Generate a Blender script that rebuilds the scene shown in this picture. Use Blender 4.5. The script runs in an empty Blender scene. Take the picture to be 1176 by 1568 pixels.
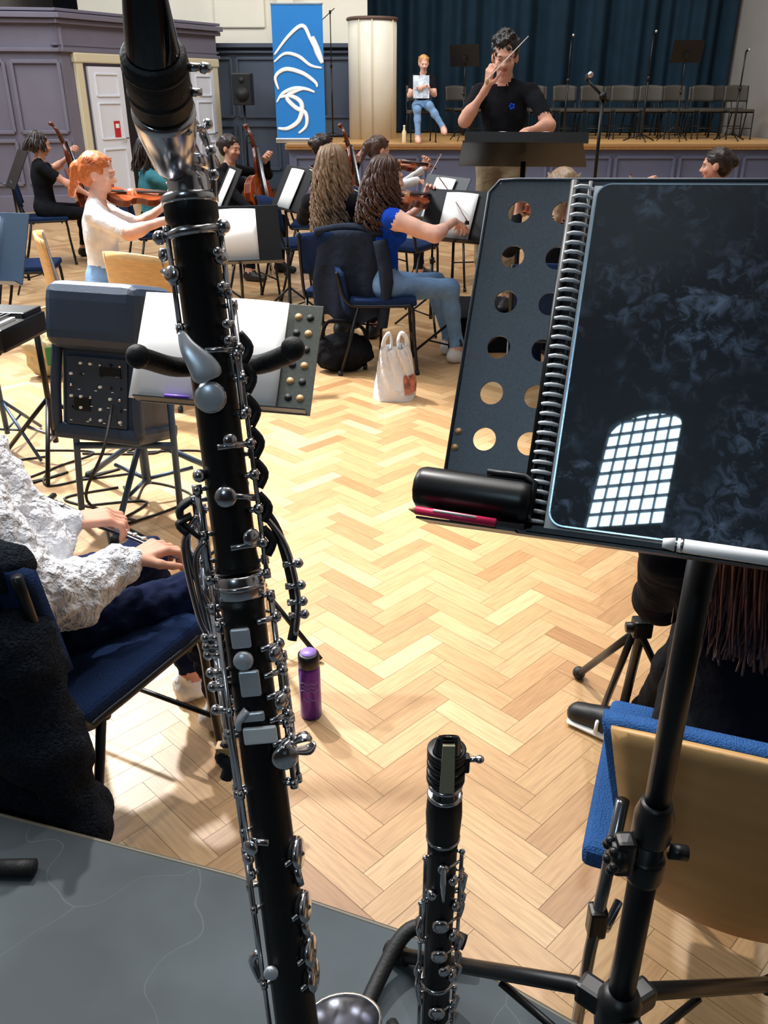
import bpy, bmesh, math, random
import numpy as np
from mathutils import Vector, Matrix, noise
from math import sin, cos, pi, radians, sqrt
random.seed(7)
S=bpy.context.scene
V=Vector
# ------------------------------------------------------------ materials
def mat(name,col,rough=.5,metal=0.,var=.0,scale=20.,bump=0.,bscale=60.,coat=0.,emit=0.,sheen=0.,stretch=None,spec=.5,sss=0.):
    m=bpy.data.materials.new(name); m.use_nodes=True; nt=m.node_tree; N=nt.nodes; L=nt.links
    b=N['Principled BSDF']
    c=tuple(((x/255)/12.92 if x/255<=.04045 else ((x/255+.055)/1.055)**2.4) for x in col)+(1,)
    b.inputs['Base Color'].default_value=c; b.inputs['Roughness'].default_value=rough; b.inputs['Metallic'].default_value=metal
    b.inputs['Coat Weight'].default_value=coat; b.inputs['Coat Roughness'].default_value=.08
    b.inputs['Sheen Weight'].default_value=sheen; b.inputs['Specular IOR Level'].default_value=spec
    if sss>0: b.inputs['Subsurface Weight'].default_value=sss; b.inputs['Subsurface Scale'].default_value=.012; b.inputs['Subsurface Radius'].default_value=(1,.35,.2)
    tc=N.new('ShaderNodeTexCoord'); mp=N.new('ShaderNodeMapping'); L.new(tc.outputs['Object'],mp.inputs[0])
    if stretch: mp.inputs['Scale'].default_value=stretch
    if var>0:
        n=N.new('ShaderNodeTexNoise'); n.inputs['Scale'].default_value=scale; n.inputs['Detail'].default_value=4
        L.new(mp.outputs[0],n.inputs['Vector'])
        r=N.new('ShaderNodeValToRGB'); r.color_ramp.elements[0].position=.3; r.color_ramp.elements[1].position=.7
        r.color_ramp.elements[0].color=tuple(x*(1-var) for x in c[:3])+(1,)
        r.color_ramp.elements[1].color=tuple(min(1,x*(1+var)) for x in c[:3])+(1,)
        L.new(n.outputs[0],r.inputs[0]); L.new(r.outputs[0],b.inputs['Base Color'])
    if bump>0:
        n=N.new('ShaderNodeTexNoise'); n.inputs['Scale'].default_value=bscale; n.inputs['Detail'].default_value=3
        L.new(mp.outputs[0],n.inputs['Vector']); bp=N.new('ShaderNodeBump'); bp.inputs['Strength'].default_value=bump; bp.inputs['Distance'].default_value=.02
        L.new(n.outputs[0],bp.inputs['Height']); L.new(bp.outputs[0],b.inputs['Normal'])
    if emit>0:
        b.inputs['Emission Color'].default_value=c; b.inputs['Emission Strength'].default_value=emit
    return m
SKIN=mat('skin',(212,156,132),.6,var=.10,scale=14,spec=.3,sss=.15)
SKIN2=mat('skin_pale',(230,182,164),.6,var=.10,scale=14,spec=.3,sss=.15)
LIP=mat('lips',(184,104,98),.5)
EYEW=mat('eye_white',(215,208,202),.35); IRIS=mat('iris',(50,35,28),.2)
BLK=mat('black_metal',(18,19,22),.38,.3,var=.2,scale=30)
BLKR=mat('black_rubber',(16,16,18),.6,bump=.1,bscale=200)
BLKP=mat('black_plastic',(15,16,18),.38)
EBON=mat('ebony_body',(10,10,12),.42,var=.3,scale=60,bump=.08,bscale=500,stretch=(1,1,.1))
EBONG=mat('ebonite_gloss',(9,10,15),.12,coat=.6)
SIL=mat('silver_plate',(215,215,220),.19,1.,var=.10,scale=25)
SILD=mat('silver_dull',(200,202,206),.3,1.)
GREYM=mat('grey_steel',(150,153,158),.35,.8)
BLUEST=mat('blue_grey_steel',(66,86,110),.45,.3)
WOODC=mat('chair_ply',(222,176,116),.45,var=.12,scale=14,stretch=(1,1,8))
PAPER=mat('paper',(248,248,246),.7,var=.02,scale=8)
TAN=mat('tan_ply',(190,148,94),.45,var=.08,scale=5,stretch=(1,1,6))
VARN=mat('violin_varnish',(150,66,24),.22,coat=.6,var=.3,scale=12)
VARND=mat('violin_side',(98,36,14),.25,coat=.5)
def cloth(n,c,**k):
    k.setdefault('bump',.6);k.setdefault('bscale',16);k.setdefault('spec',.15)
    return mat(n,c,.95,var=.14,scale=9,**k)
CBLK=cloth('black_cloth',(18,19,24)); CWHT=cloth('white_cloth',(238,238,240)); CTEAL=cloth('teal_stripe_cloth',(60,120,130))
CBLUE=cloth('royal_blue_cloth',(18,66,178)); DENIM=cloth('light_denim',(118,152,192),); NAVY=cloth('navy_cloth',(18,28,58))
CHINO=cloth('chino_cloth',(150,132,104)); SHOEW=mat('white_shoe',(228,228,226),.6,bump=.2); SHOEB=mat('black_shoe',(20,20,22),.5)
CNAVYJ=cloth('navy_knit',(36,43,58),); CSEAT=cloth('blue_upholstery',(50,92,150),bscale=300); CSEATN=cloth('navy_upholstery',(26,46,84),bscale=300)
HGING=mat('ginger_hair',(192,108,58),.4,var=.3,scale=40,stretch=(4,4,1)); HDARK=mat('dark_hair',(40,27,24),.4,var=.4,scale=40,stretch=(4,4,1)); HBLOND=mat('strawberry_blonde_hair',(206,150,96),.4,var=.3,scale=40)
HBRN=mat('brown_hair',(72,46,36),.4,var=.4,scale=40,stretch=(4,4,1)); HASH=mat('ash_brown_hair',(138,112,86),.45,var=.35,scale=40,stretch=(4,4,1))
HBLK=mat('black_hair',(22,18,17),.4,var=.4,scale=40); HRED=mat('auburn_hair',(104,60,40),.35,var=.4,scale=40,stretch=(4,4,1))
PURP=mat('purple_metal',(92,40,150),.25,.6,var=.2,scale=10)
# ------------------------------------------------------------ geometry accumulator
def frame(d,up=V((0,0,1))):
    d=V(d).normalized(); 
    if abs(d.dot(up))>.95: up=V((0,1,0)) if abs(d.y)<.9 else V((1,0,0))
    x=d.cross(up).normalized(); y=x.cross(d).normalized()
    return x,y,d
class G:
    def __init__(s,name): s.n=name;s.v=[];s.f=[];s.mi=[];s.sm=[];s.ms=[];s.M=Matrix();s.cur=0
    def m(s,mt):
        if mt not in s.ms: s.ms.append(mt)
        s.cur=s.ms.index(mt); return s
    def idx(s,mt):
        if mt not in s.ms: s.ms.append(mt)
        return s.ms.index(mt)
    def add(s,vs,fs,smooth=True,mis=None):
        o=len(s.v); M=s.M
        s.v.extend([tuple(M@V(p)) for p in vs])
        for i,f in enumerate(fs):
            s.f.append(tuple(o+int(j) for j in f)); s.mi.append(s.cur if mis is None else mis[i]); s.sm.append(smooth)
    def box(s,c,size,rot=None,bev=0,seg=2):
        bm=bmesh.new(); bmesh.ops.create_cube(bm,size=1)
        bmesh.ops.scale(bm,vec=V(size),verts=bm.verts)
        if bev>0: bmesh.ops.bevel(bm,geom=list(bm.edges),offset=bev,segments=seg,affect='EDGES',profile=.6)
        R=rot if rot is not None else Matrix.Identity(3)
        vs=[R@v.co+V(c) for v in bm.verts]; fs=[[v.index for v in f.verts] for f in bm.faces]; bm.free()
        s.add(vs,fs,False)
    def tube(s,pts,r,n=8,cap=True,flat=1.,nrm=None):
        pts=[V(p) for p in pts]; k=len(pts)
        if not hasattr(r,'__len__'): r=[r]*k
        r=list(r)+[r[-1]]*(k-len(r))
        vs=[];fs=[];px=None
        for i in range(k):
            d=(pts[min(i+1,k-1)]-pts[max(i-1,0)])
            if d.length<1e-9: d=V((0,0,1))
            d.normalize()
            if px is None:
                if nrm is not None: px=V(nrm)
                else: px=frame(d)[0]
            px=(px-d*px.dot(d)); px.normalize(); py=d.cross(px)
            for j in range(n):
                a=2*pi*j/n; vs.append(pts[i]+px*cos(a)*r[i]+py*sin(a)*r[i]*flat)
        for i in range(k-1):
            for j in range(n):
                a=i*n+j;b=i*n+(j+1)%n; fs.append((a,b,b+n,a+n))
        if cap: fs.append(tuple(range(n))[::-1]); fs.append(tuple((k-1)*n+j for j in range(n)))
        s.add(vs,fs)
    def cyl(s,p,q,r,r2=None,n=16):
        s.tube([p,q],[r,r if r2 is None else r2],n)
    def lathe(s,prof,o,ax,n=20):
        x,y,d=frame(ax); o=V(o); vs=[];fs=[];k=len(prof)
        for (r,z) in prof:
            for j in range(n):
                a=2*pi*j/n; vs.append(o+d*z+(x*cos(a)+y*sin(a))*r)
        for i in range(k-1):
            for j in range(n):
                a=i*n+j;b=i*n+(j+1)%n; fs.append((a,b,b+n,a+n))
        fs.append(tuple(range(n))[::-1]); fs.append(tuple((k-1)*n+j for j in range(n)))
        s.add(vs,fs)
    def ball(s,c,r,R=None,nu=14,nv=9):
        if not hasattr(r,'__len__'): r=(r,r,r)
        R=R or Matrix.Identity(3); vs=[];fs=[]
        for i in range(nv+1):
            t=pi*i/nv
            for j in range(nu):
                a=2*pi*j/nu; vs.append(R@V((r[0]*sin(t)*cos(a),r[1]*sin(t)*sin(a),r[2]*cos(t)))+V(c))
        for i in range(nv):
            for j in range(nu):
                a=i*nu+j;b=i*nu+(j+1)%nu; fs.append((a,a+nu,b+nu,b))
        s.add(vs,fs)
    def plate(s,pts,o,ex,ey,t):
        o,ex,ey=V(o),V(ex).normalized(),V(ey).normalized(); ez=ex.cross(ey); n=len(pts)
        vs=[o+ex*p[0]+ey*p[1] for p in pts]+[o+ex*p[0]+ey*p[1]+ez*t for p in pts]
        fs=[tuple(range(n))[::-1],tuple(range(n,2*n))]+[(i,(i+1)%n,n+(i+1)%n,n+i) for i in range(n)]
        s.add(vs,fs,False)
    def sheet(s,fn,nu,nv,t=0.,tdir=None):
        vs=[V(fn(i/nu,j/nv)) for j in range(nv+1) for i in range(nu+1)]
        fs=[(j*(nu+1)+i,j*(nu+1)+i+1,(j+1)*(nu+1)+i+1,(j+1)*(nu+1)+i) for j in range(nv) for i in range(nu)]
        if t:
            o=len(vs); vs+= [v+V(tdir)*t for v in vs]
            f2=[tuple(k+o for k in f[::-1]) for f in fs]; fs=fs+f2
            ring=[i for i in range(nu+1)]+[j*(nu+1)+nu for j in range(1,nv+1)]+[nv*(nu+1)+i for i in range(nu-1,-1,-1)]+[j*(nu+1) for j in range(nv-1,0,-1)]
            for a,b in zip(ring,ring[1:]+ring[:1]): fs.append((b,a,a+o,b+o))
        s.add(vs,fs)
    def sdf(s,prims,res=.012,k=.03,disp=None):
        bb=[]
        for p in prims:
            if p[0]=='e': r=max(p[2]); c=np.array(p[1]); bb.append((c-r,c+r))
            else:
                a,b,ra,rb=np.array(p[1]),np.array(p[2]),p[3],p[4]; r=max(ra,rb); bb.append((np.minimum(a,b)-r,np.maximum(a,b)+r))
        lo=np.min([b[0] for b in bb],0)-3*res-k*.3; hi=np.max([b[1] for b in bb],0)+3*res+k*.3
        n=np.ceil((hi-lo)/res).astype(int)+1
        F=np.full(n,.5,np.float32); D=np.full(n,.5,np.float32); Lb=np.zeros(n,np.int16)
        for p,b in zip(prims,bb):
            pad=k+3*res
            i0=np.maximum(((b[0]-pad-lo)/res).astype(int),0); i1=np.minimum(((b[1]+pad-lo)/res).astype(int)+2,n)
            ax=[lo[d]+res*np.arange(i0[d],i1[d]) for d in range(3)]
            X,Y,Z=np.meshgrid(*ax,indexing='ij')
            if p[0]=='e':
                c,r,R=p[1],p[2],p[3]; x,y,z=X-c[0],Y-c[1],Z-c[2]
                if R is not None:
                    Rt=np.array(R).T; x,y,z=(Rt[q][0]*x+Rt[q][1]*y+Rt[q][2]*z for q in range(3))
                k0=np.sqrt((x/r[0])**2+(y/r[1])**2+(z/r[2])**2); k1=np.sqrt((x/r[0]**2)**2+(y/r[1]**2)**2+(z/r[2]**2)**2)+1e-9
                d=k0*(k0-1)/k1; lab=s.idx(p[4])
            else:
                a=np.array(p[1],float); ba=np.array(p[2],float)-a; L2=max(ba.dot(ba),1e-9)
                x,y,z=X-a[0],Y-a[1],Z-a[2]; h=np.clip((x*ba[0]+y*ba[1]+z*ba[2])/L2,0,1)
                d=np.sqrt((x-h*ba[0])**2+(y-h*ba[1])**2+(z-h*ba[2])**2)-(p[3]+(p[4]-p[3])*h); lab=s.idx(p[5])
            sl=tuple(slice(i0[q],i1[q]) for q in range(3))
            f=F[sl]; hh=np.maximum(k-np.abs(f-d),0)/k; F[sl]=np.minimum(f,d)-hh*hh*k*.25
            mk=d<D[sl]; D[sl]=np.where(mk,d,D[sl]); Lb[sl]=np.where(mk,lab,Lb[sl])
        ins=F<0; nc=n-1
        cnt=np.zeros(nc,np.float32); acc=np.zeros(tuple(nc)+(3,),np.float32)
        for ax in range(3):
            o1,o2=[q for q in range(3) if q!=ax]
            for d1 in (0,1):
                for d2 in (0,1):
                    sa=[None]*3; sb=[None]*3
                    sa[ax]=slice(0,nc[ax]); sb[ax]=slice(1,nc[ax]+1)
                    for o,dd in ((o1,d1),(o2,d2)): sa[o]=slice(dd,dd+nc[o]); sb[o]=slice(dd,dd+nc[o])
                    fa=F[tuple(sa)]; fb=F[tuple(sb)]; cr=(fa<0)!=(fb<0)
                    t=np.where(cr,fa/np.where(cr,fa-fb,1),0)
                    cnt+=cr; acc[...,ax]+=np.where(cr,t,0); acc[...,o1]+=cr*d1; acc[...,o2]+=cr*d2
        act=cnt>0; ids=np.full(nc,-1,np.int64); ids[act]=np.arange(act.sum())
        cell=np.argwhere(act); vs=(cell+acc[act]/cnt[act][:,None])*res+lo
        lab=Lb[:-1,:-1,:-1][act]
        F4=[]
        for ax in range(3):
            o1,o2=[(1,2),(2,0),(0,1)][ax]
            sa=[slice(1,nc[q]) for q in range(3)]; sa[ax]=slice(0,nc[ax]); sb=list(sa); sb[ax]=slice(1,nc[ax]+1)
            ia=ins[tuple(sa)]; ib=ins[tuple(sb)]; e=np.argwhere(ia!=ib); 
            if len(e)==0: continue
            fl=ia[tuple(e.T)]; off=np.array([1,1,1]); off[ax]=0; e=e+off
            def gid(a,b):
                q=e.copy(); q[:,o1]-=a; q[:,o2]-=b; return ids[tuple(q.T)]
            q=np.stack([gid(1,1),gid(0,1),gid(0,0),gid(1,0)],1); q[~fl]=q[~fl][:,::-1]; F4.append(q)
        fc=np.concatenate(F4); fc=fc[(fc>=0).all(1)]
        if disp:
            amp,sc=disp
            nn=np.zeros_like(vs); a=vs[fc[:,0]];b=vs[fc[:,1]];c=vs[fc[:,2]]; fn=np.cross(b-a,c-a)
            for q in range(4): np.add.at(nn,fc[:,q],fn)
            nn/=np.linalg.norm(nn,axis=1)[:,None]+1e-9
            dz=np.array([noise.fractal(V(p)*sc,1.,2.,3) for p in vs]); vs=vs+nn*(dz*amp)[:,None]
        s.add(vs.tolist(),fc.tolist(),True,[int(x) for x in lab[fc[:,0]]])
    def done(s,loc=(0,0,0),yaw=0,sc=1.):
        me=bpy.data.meshes.new(s.n); me.from_pydata(s.v,[],s.f)
        for mt in s.ms: me.materials.append(mt)
        me.polygons.foreach_set('material_index',s.mi); me.polygons.foreach_set('use_smooth',s.sm); me.update()
        ob=bpy.data.objects.new(s.n,me); S.collection.objects.link(ob)
        ob.location=loc; ob.rotation_euler=(0,0,radians(yaw)); ob.scale=(sc,sc,sc)
        return ob
def inst(ob,loc,yaw=0,sc=1.):
    o=bpy.data.objects.new(ob.name.split('.')[0],ob.data); S.collection.objects.link(o); o.location=loc; o.rotation_euler=(0,0,radians(yaw)); o.scale=(sc,)*3; return o
def curve_pts(P,n=8):
    P=[V(p) for p in P]; out=[]
    for i in range(len(P)-1):
        p0=P[max(i-1,0)];p1=P[i];p2=P[i+1];p3=P[min(i+2,len(P)-1)]
        for j in range(n):
            t=j/n; out.append(.5*((2*p1)+(p2-p0)*t+(2*p0-5*p1+4*p2-p3)*t*t+(3*p1-p0-3*p2+p3)*t**3))
    out.append(P[-1]); return out
# ------------------------------------------------------------ camera
cam=bpy.data.cameras.new('camera'); co=bpy.data.objects.new('camera',cam); S.collection.objects.link(co)
co.location=(0,0,1.65); co.rotation_euler=(radians(90-26.1),0,0)
cam.sensor_fit='VERTICAL'; cam.sensor_height=24; cam.lens=24*1850/2212; cam.clip_start=.02; S.camera=co
# ------------------------------------------------------------ floor
def herring():
    W=.070; n=4; vs=[];fs=[];uv=[];pl=[]
    c45=cos(pi/4)
    def put(x,y,w,h):
        X=(x+w/2)*W; Yv=(y+h/2)*W
        cx=X*c45-Yv*c45; cy=X*c45+Yv*c45
        if cx<-7 or cx>7 or cy<-.2 or cy>15.5 or abs(cx)>1.6+.62*cy: return
        g=.0005; o=len(vs)
        for (a,b) in ((x*W+g,y*W+g),((x+w)*W-g,y*W+g),((x+w)*W-g,(y+h)*W-g),(x*W+g,(y+h)*W-g)):
            vs.append((a*c45-b*c45,a*c45+b*c45,0))
        fs.append((o,o+1,o+2,o+3)); r=random.random()*50
        if w>h: uv.extend([(r,r),(r+w*W,r),(r+w*W,r+h*W),(r,r+h*W)])
        else: uv.extend([(r,r),(r,r+w*W),(r+h*W,r+w*W),(r+h*W,r)])
        pl.append(min(1,max(0,random.gauss(.5,.22))))
    for k in range(-160,330):
        for m in range(-32,33):
            x0=k+2*n*m
            put(x0,k,n,1); put(x0+n,k+1-n,1,n)
    me=bpy.data.meshes.new('floor'); me.from_pydata(vs,[],fs)
    u=me.uv_layers.new(name='UVMap'); u.data.foreach_set('uv',[c for t in uv for c in t])
    a=me.attributes.new('plank','FLOAT','FACE'); a.data.foreach_set('value',pl)
    ob=bpy.data.objects.new('floor',me); S.collection.objects.link(ob)
    m=bpy.data.materials.new('oak_parquet'); m.use_nodes=True; N=m.node_tree.nodes; L=m.node_tree.links; b=N['Principled BSDF']
    at=N.new('ShaderNodeAttribute'); at.attribute_name='plank'
    cr=N.new('ShaderNodeValToRGB'); e=cr.color_ramp.elements
    e[0].color=(.32,.165,.068,1); e[1].color=(.58,.40,.215,1); e.new(.5).color=(.46,.28,.132,1)
    L.new(at.outputs['Fac'],cr.inputs[0])
    uvn=N.new('ShaderNodeUVMap'); mp=N.new('ShaderNodeMapping'); mp.inputs['Scale'].default_value=(9,110,1); L.new(uvn.outputs[0],mp.inputs[0])
    nz=N.new('ShaderNodeTexNoise'); nz.inputs['Scale'].default_value=1; nz.inputs['Detail'].default_value=6; L.new(mp.outputs[0],nz.inputs[0])
    mx=N.new('ShaderNodeMix'); mx.data_type='RGBA'; mx.blend_type='MULTIPLY'; mx.inputs[0].default_value=.55
    r2=N.new('ShaderNodeValToRGB'); r2.color_ramp.elements[0].color=(.66,.58,.5,1); r2.color_ramp.elements[1].color=(1.1,1.08,1.05,1); r2.color_ramp.elements[0].position=.3;r2.color_ramp.elements[1].position=.6
    L.new(nz.outputs[0],r2.inputs[0]); L.new(cr.outputs[0],mx.inputs[6]); L.new(r2.outputs[0],mx.inputs[7]); L.new(mx.outputs[2],b.inputs['Base Color'])
    b.inputs['Roughness'].default_value=.42; b.inputs['Coat Weight'].default_value=.12; b.inputs['Coat Roughness'].default_value=.3
    me.materials.append(m)
herring()
g=G('floor_base'); g.m(mat('floor_gap',(70,42,22),.8)); g.box((0,7,-.052),(14,28,.1)); g.done()
# ------------------------------------------------------------ room
MAUVE=mat('mauve_grey_paint',(108,104,120),.6,var=.05,scale=3); CREAM=mat('cream_paint',(228,222,206),.6,var=.04,scale=2)
SAGE=mat('slate_panel_paint',(62,72,88),.55,var=.05,scale=3); CREAMD=mat('cream_trim',(212,202,172),.55); WDOOR=mat('door_white',(222,226,236),.5)
WALL=mat('hall_wall_paint',(150,146,142),.8,var=.04,scale=2); DWALL=mat('dark_back_wall',(20,21,26),.9)
BROWNW=mat('brown_cap',(92,70,60),.5); HZ=10.2
g=G('wall_left'); g.m(WALL).box((-7.05,7,HZ/2),(.1,28,HZ)); g.done()
g=G('wall_right'); g.m(WALL).box((7.05,7,HZ/2),(.1,28,HZ)); g.done()
g=G('wall_front'); g.m(DWALL).box((0,21.05,HZ/2),(14.2,.1,HZ)); g.done()
g=G('wall_back'); g.m(DWALL); wx,wz,ww,wh,ah=-3.06,7.68,.45,.86,.30; sp_=.62; top_=9.0
g.box(((-7+wx-ww)/2,-6.05,HZ/2),(wx-ww+7,.1,HZ)); g.box(((7+wx+ww)/2,-6.05,HZ/2),(7-wx-ww,.1,HZ)); g.box((wx,-6.05,(wz-wh)/2),(2*ww,.1,wz-wh)); g.box((wx,-6.05,(top_+HZ)/2),(2*ww,.1,HZ-top_)); g.done()
g=G('window_1'); g.m(mat('window_daylight',(200,236,255),.5,emit=38.))
arch=[(-ww,-wh),(ww,-wh),(ww,sp_)]+[(ww*cos(a),sp_+ah*sin(a)) for a in [i*pi/12 for i in range(1,12)]]+[(-ww,sp_)]
g.plate(arch,(wx,-6.08,wz),(-1,0,0),(0,0,1),.01)
g.m(mat('window_bars',(30,50,70),.6))
for i in range(1,6): x=-ww+2*ww*i/6; g.box((wx+x,-6.04,wz+.05),(.016,.04,2*wh+.1))
for i in range(1,9): g.box((wx,-6.04,wz-wh+i*.21),(2*ww,.04,.020))
sp=[(ww,top_-wz),(ww,sp_)]+[(ww*cos(a),sp_+ah*sin(a)) for a in [i*pi/12 for i in range(1,7)]]+[(0,top_-wz)]
g.m(DWALL)
for sgn in (1,-1):
    pp=[(sgn*a,b) for a,b in sp]; g.plate(pp if sgn>0 else pp[::-1],(wx,-6.03,wz),(-1,0,0),(0,0,1),.04)
g.done()
g=G('ceiling'); g.m(mat('ceiling_paint',(200,196,190),.8)).box((0,7.5,HZ+.05),(14.2,27.2,.1)); g.done()
def wallframe(g,p,q):
    p,q=V(p),V(q); d=(q-p); L=d.length; d.normalize(); nrm=V((d.y,-d.x,0))
    g.M=Matrix(((d.x,nrm.x*-1,0,p.x),(d.y,nrm.y*-1,0,p.y),(0,0,1,0),(0,0,0,1))); return L
def panel(g,x0,x1,z0,z1,m1,w=.05,y=-.02):
    g.m(m1)
    g.box(((x0+x1)/2,y,z0),(x1-x0,.04,w),bev=.008);g.box(((x0+x1)/2,y,z1),(x1-x0,.04,w),bev=.008)
    g.box((x0,y,(z0+z1)/2),(w,.04,z1-z0),bev=.008);g.box((x1,y,(z0+z1)/2),(w,.04,z1-z0),bev=.008)
g=G('wall_gallery_block')
L=wallframe(g,(-4.66,14,0),(-2.98,17,0))
g.m(MAUVE); g.box((L*.5,.1,1.1),(L,.2,2.2)); g.box((L*.5,.1,2.4),(L+.1,.24,.42))
for zz,dd,hh in ((2.2,.06,.05),(2.27,.03,.03),(2.56,.10,.06),(2.63,.16,.07),(2.7,.1,.04)):
    g.box((L*.5,.1-dd/2,zz),(L+.2,.2+dd,hh),bev=.008)
g.m(BLKR).box((.36*L,-.01,1.0),(.26,.03,2.0))  # black slab stands in for the darkness inside the open doorway
g.m(CREAMD)
for a,b in ((.06,.47),(.74,1.0)):
    x0,x1=a*L,b*L
    g.box((x0+.06,-.02,1.03),(.13,.08,2.06),bev=.01); g.box((x1-.06,-.02,1.03),(.13,.08,2.06),bev=.01); g.box(((x0+x1)/2,-.03,2.11),(x1-x0+.06,.1,.13),bev=.02)
panel(g,.53*L,.70*L,.3,1.95,MAUVE)
L=wallframe(g,(-7,13.6,0),(-4.66,14,0)); g.m(MAUVE); g.box((L/2,.1,1.1),(L,.2,2.2)); g.box((L*.5,.1,2.4),(L+.1,.24,.42))
for zz,dd,hh in ((2.2,.06,.05),(2.56,.10,.06),(2.63,.16,.07),(2.7,.1,.04),(.12,.05,.24)): g.box((L*.5,.1-dd/2,zz),(L+.1,.2+dd,hh),bev=.008)
for i in range(3): panel(g,.15+i*.76,.8+i*.76,.4,1.0,MAUVE); panel(g,.15+i*.76,.8+i*.76,1.12,2.05,MAUVE)
g.M=Matrix(); g.done()
def door(name,a,b,ln):
    g=G(name); wallframe(g,(-4.66,14,0),(-2.98,17,0)); w=b-a; c=(a+b)/2
    g.m(WDOOR).box((c,-.04,1.0),(w,.05,2.0),bev=.005)
    for z0,z1 in ((.12,.85),(1.0,1.5),(1.6,1.9)): panel(g,c-w*.33,c+w*.33,z0,z1,WDOOR,.025,-.065)
    g.m(SILD).cyl((b-.08,-.07,1.0),(b-.08,-.12,1.0),.012); g.tube([(b-.08,-.12,1.0),(b-.18,-.12,1.0)],.01)
    if ln: g.m(mat('fire_sign_red',(190,40,44),.5)).box((c+.1,-.07,1.12),(.12,.01,.26)); g.m(PAPER).box((c+.1,-.076,1.18),(.07,.004,.06))
    g.M=Matrix(); g.done()
door('door_1',.12*3.44,.32*3.44,True); door('door_2',.79*3.44,.96*3.44,False)
g=G('wall_wainscot'); g.m(SAGE); g.box((-2.65,17.5,1.2),(1.96,.2,2.4)); g.box((-1.05,17.5,1.68),(1.3,.2,1.5))
for zz,dd,hh in ((2.4,.1,.07),(2.3,.04,.04)): g.box((-2.1,17.4-dd/2,zz),(3.3,.1+dd,hh),bev=.01)
g.M=Matrix.Translation((0,17.4,0))
for i,(x0,x1) in enumerate(((-3.3,-2.75),(-2.65,-1.95),(-1.85,-1.2),(-1.1,-.6))):
    if i<2: panel(g,x0,x1,.35,1.1,SAGE,.05)
    panel(g,x0,x1,1.25,2.2,SAGE,.05)
g.M=Matrix(); g.m(CREAM); g.box((-2.9,17.9,5.6),(5.2,.2,9)); g.box((-1.75,17.7,3.5),(.3,.3,2.4),bev=.02); g.box((-1.75,17.68,2.55),(.4,.36,.2),bev=.02)
g.box((-2.6,17.78,3.3),(.9,.06,1.2),bev=.02)
g.done()
g=G('stage'); g.m(mat('stage_wood',(206,160,102),.4,var=.15,scale=6,stretch=(6,1,1))); g.box((2.65,18,.86),(8.5,5.9,.08),bev=.005)
g.m(mat('stage_fascia',(88,92,116),.6,var=.05,scale=3)); g.box((2.65,18.05,.41),(8.4,5.8,.82))
g.M=Matrix.Translation((0,15.15,0)); fm=g.ms[1]
for i in range(8): panel(g,-1.45+i*1.05,-.5+i*1.05,.12,.7,fm,.05)
g.M=Matrix(); g.m(mat('stage_nosing',(150,112,70),.4)); g.box((2.65,15.03,.88),(8.5,.05,.05),bev=.01); g.done()
g=G('stage_curtain'); g.m(mat('curtain_teal',(18,40,55),.85,var=.15,scale=3,spec=.2))
def cf(u,v):
    x=-1.6+8.5*u; return (x,19.3+.13*sin(x*7+1.3*sin(x*1.7))+.05*sin(x*19+2*sin(x)),.92+7.5*v)
g.sheet(cf,520,3); g.done()
g=G('curved_stage_screen'); g.m(CREAM)
sx_,sy_=-.20,16.85
def sf(u,v):
    a=pi+pi*u; return (sx_+.42*cos(a),sy_+.42*sin(a),.9+1.86*v)
g.sheet(sf,30,2,.03,(0,.7,0)); g.m(CREAMD)
for u in (.33,.5,.8):
    a=pi+pi*u; g.tube([(sx_+.43*cos(a),sy_+.43*sin(a),.9),(sx_+.43*cos(a),sy_+.43*sin(a),2.76)],.012,6)
g.m(BROWNW); g.tube([(sx_+.42*cos(pi+pi*i/20),sy_+.42*sin(pi+pi*i/20),2.77) for i in range(21)],.03,8); g.done()
# banner
g=G('roll_up_banner'); g.m(mat('banner_blue',(20,118,194),.5,var=.04,scale=2)); g.box((-1.36,15.4,1.92),(.80,.012,1.92)); g.m(SILD).box((-1.36,15.42,.94),(.84,.16,.08),bev=.02); g.cyl((-1.36,15.46,.95),(-1.36,15.46,2.9),.012)
g.box((-1.36,15.4,2.89),(.82,.03,.03),bev=.004)
g.m(mat('banner_white',(240,244,248),.6))
def bpx(u,v): return (-1.76+.8*(u-422)/76,15.386,2.88-1.96*(v-8)/214)
for st,w in (([(424,84),(446,56),(468,40),(480,62),(495,97)],.02),([(482,56),(489,78),(496,97)],.035),([(423,95),(440,82),(460,86),(478,100),(495,104)],.018),
  ([(428,138),(424,118),(440,106),(465,112),(484,126),(487,134)],.022),([(424,158),(434,144),(452,136),(470,137),(483,142)],.02),([(470,136),(455,140),(440,150),(452,166),(468,176),(468,196),(456,208)],.024),([(430,150),(446,148),(462,160),(458,186),(440,200),(424,200)],.026)):
    P=curve_pts([bpx(*q) for q in st],6); K=len(P); g.tube(P,[1.5*w*(.4+.6*sin(pi*(i+.5)/K)) for i in range(K)],6,True,.12,(1,0,.01))
g.done()
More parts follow.
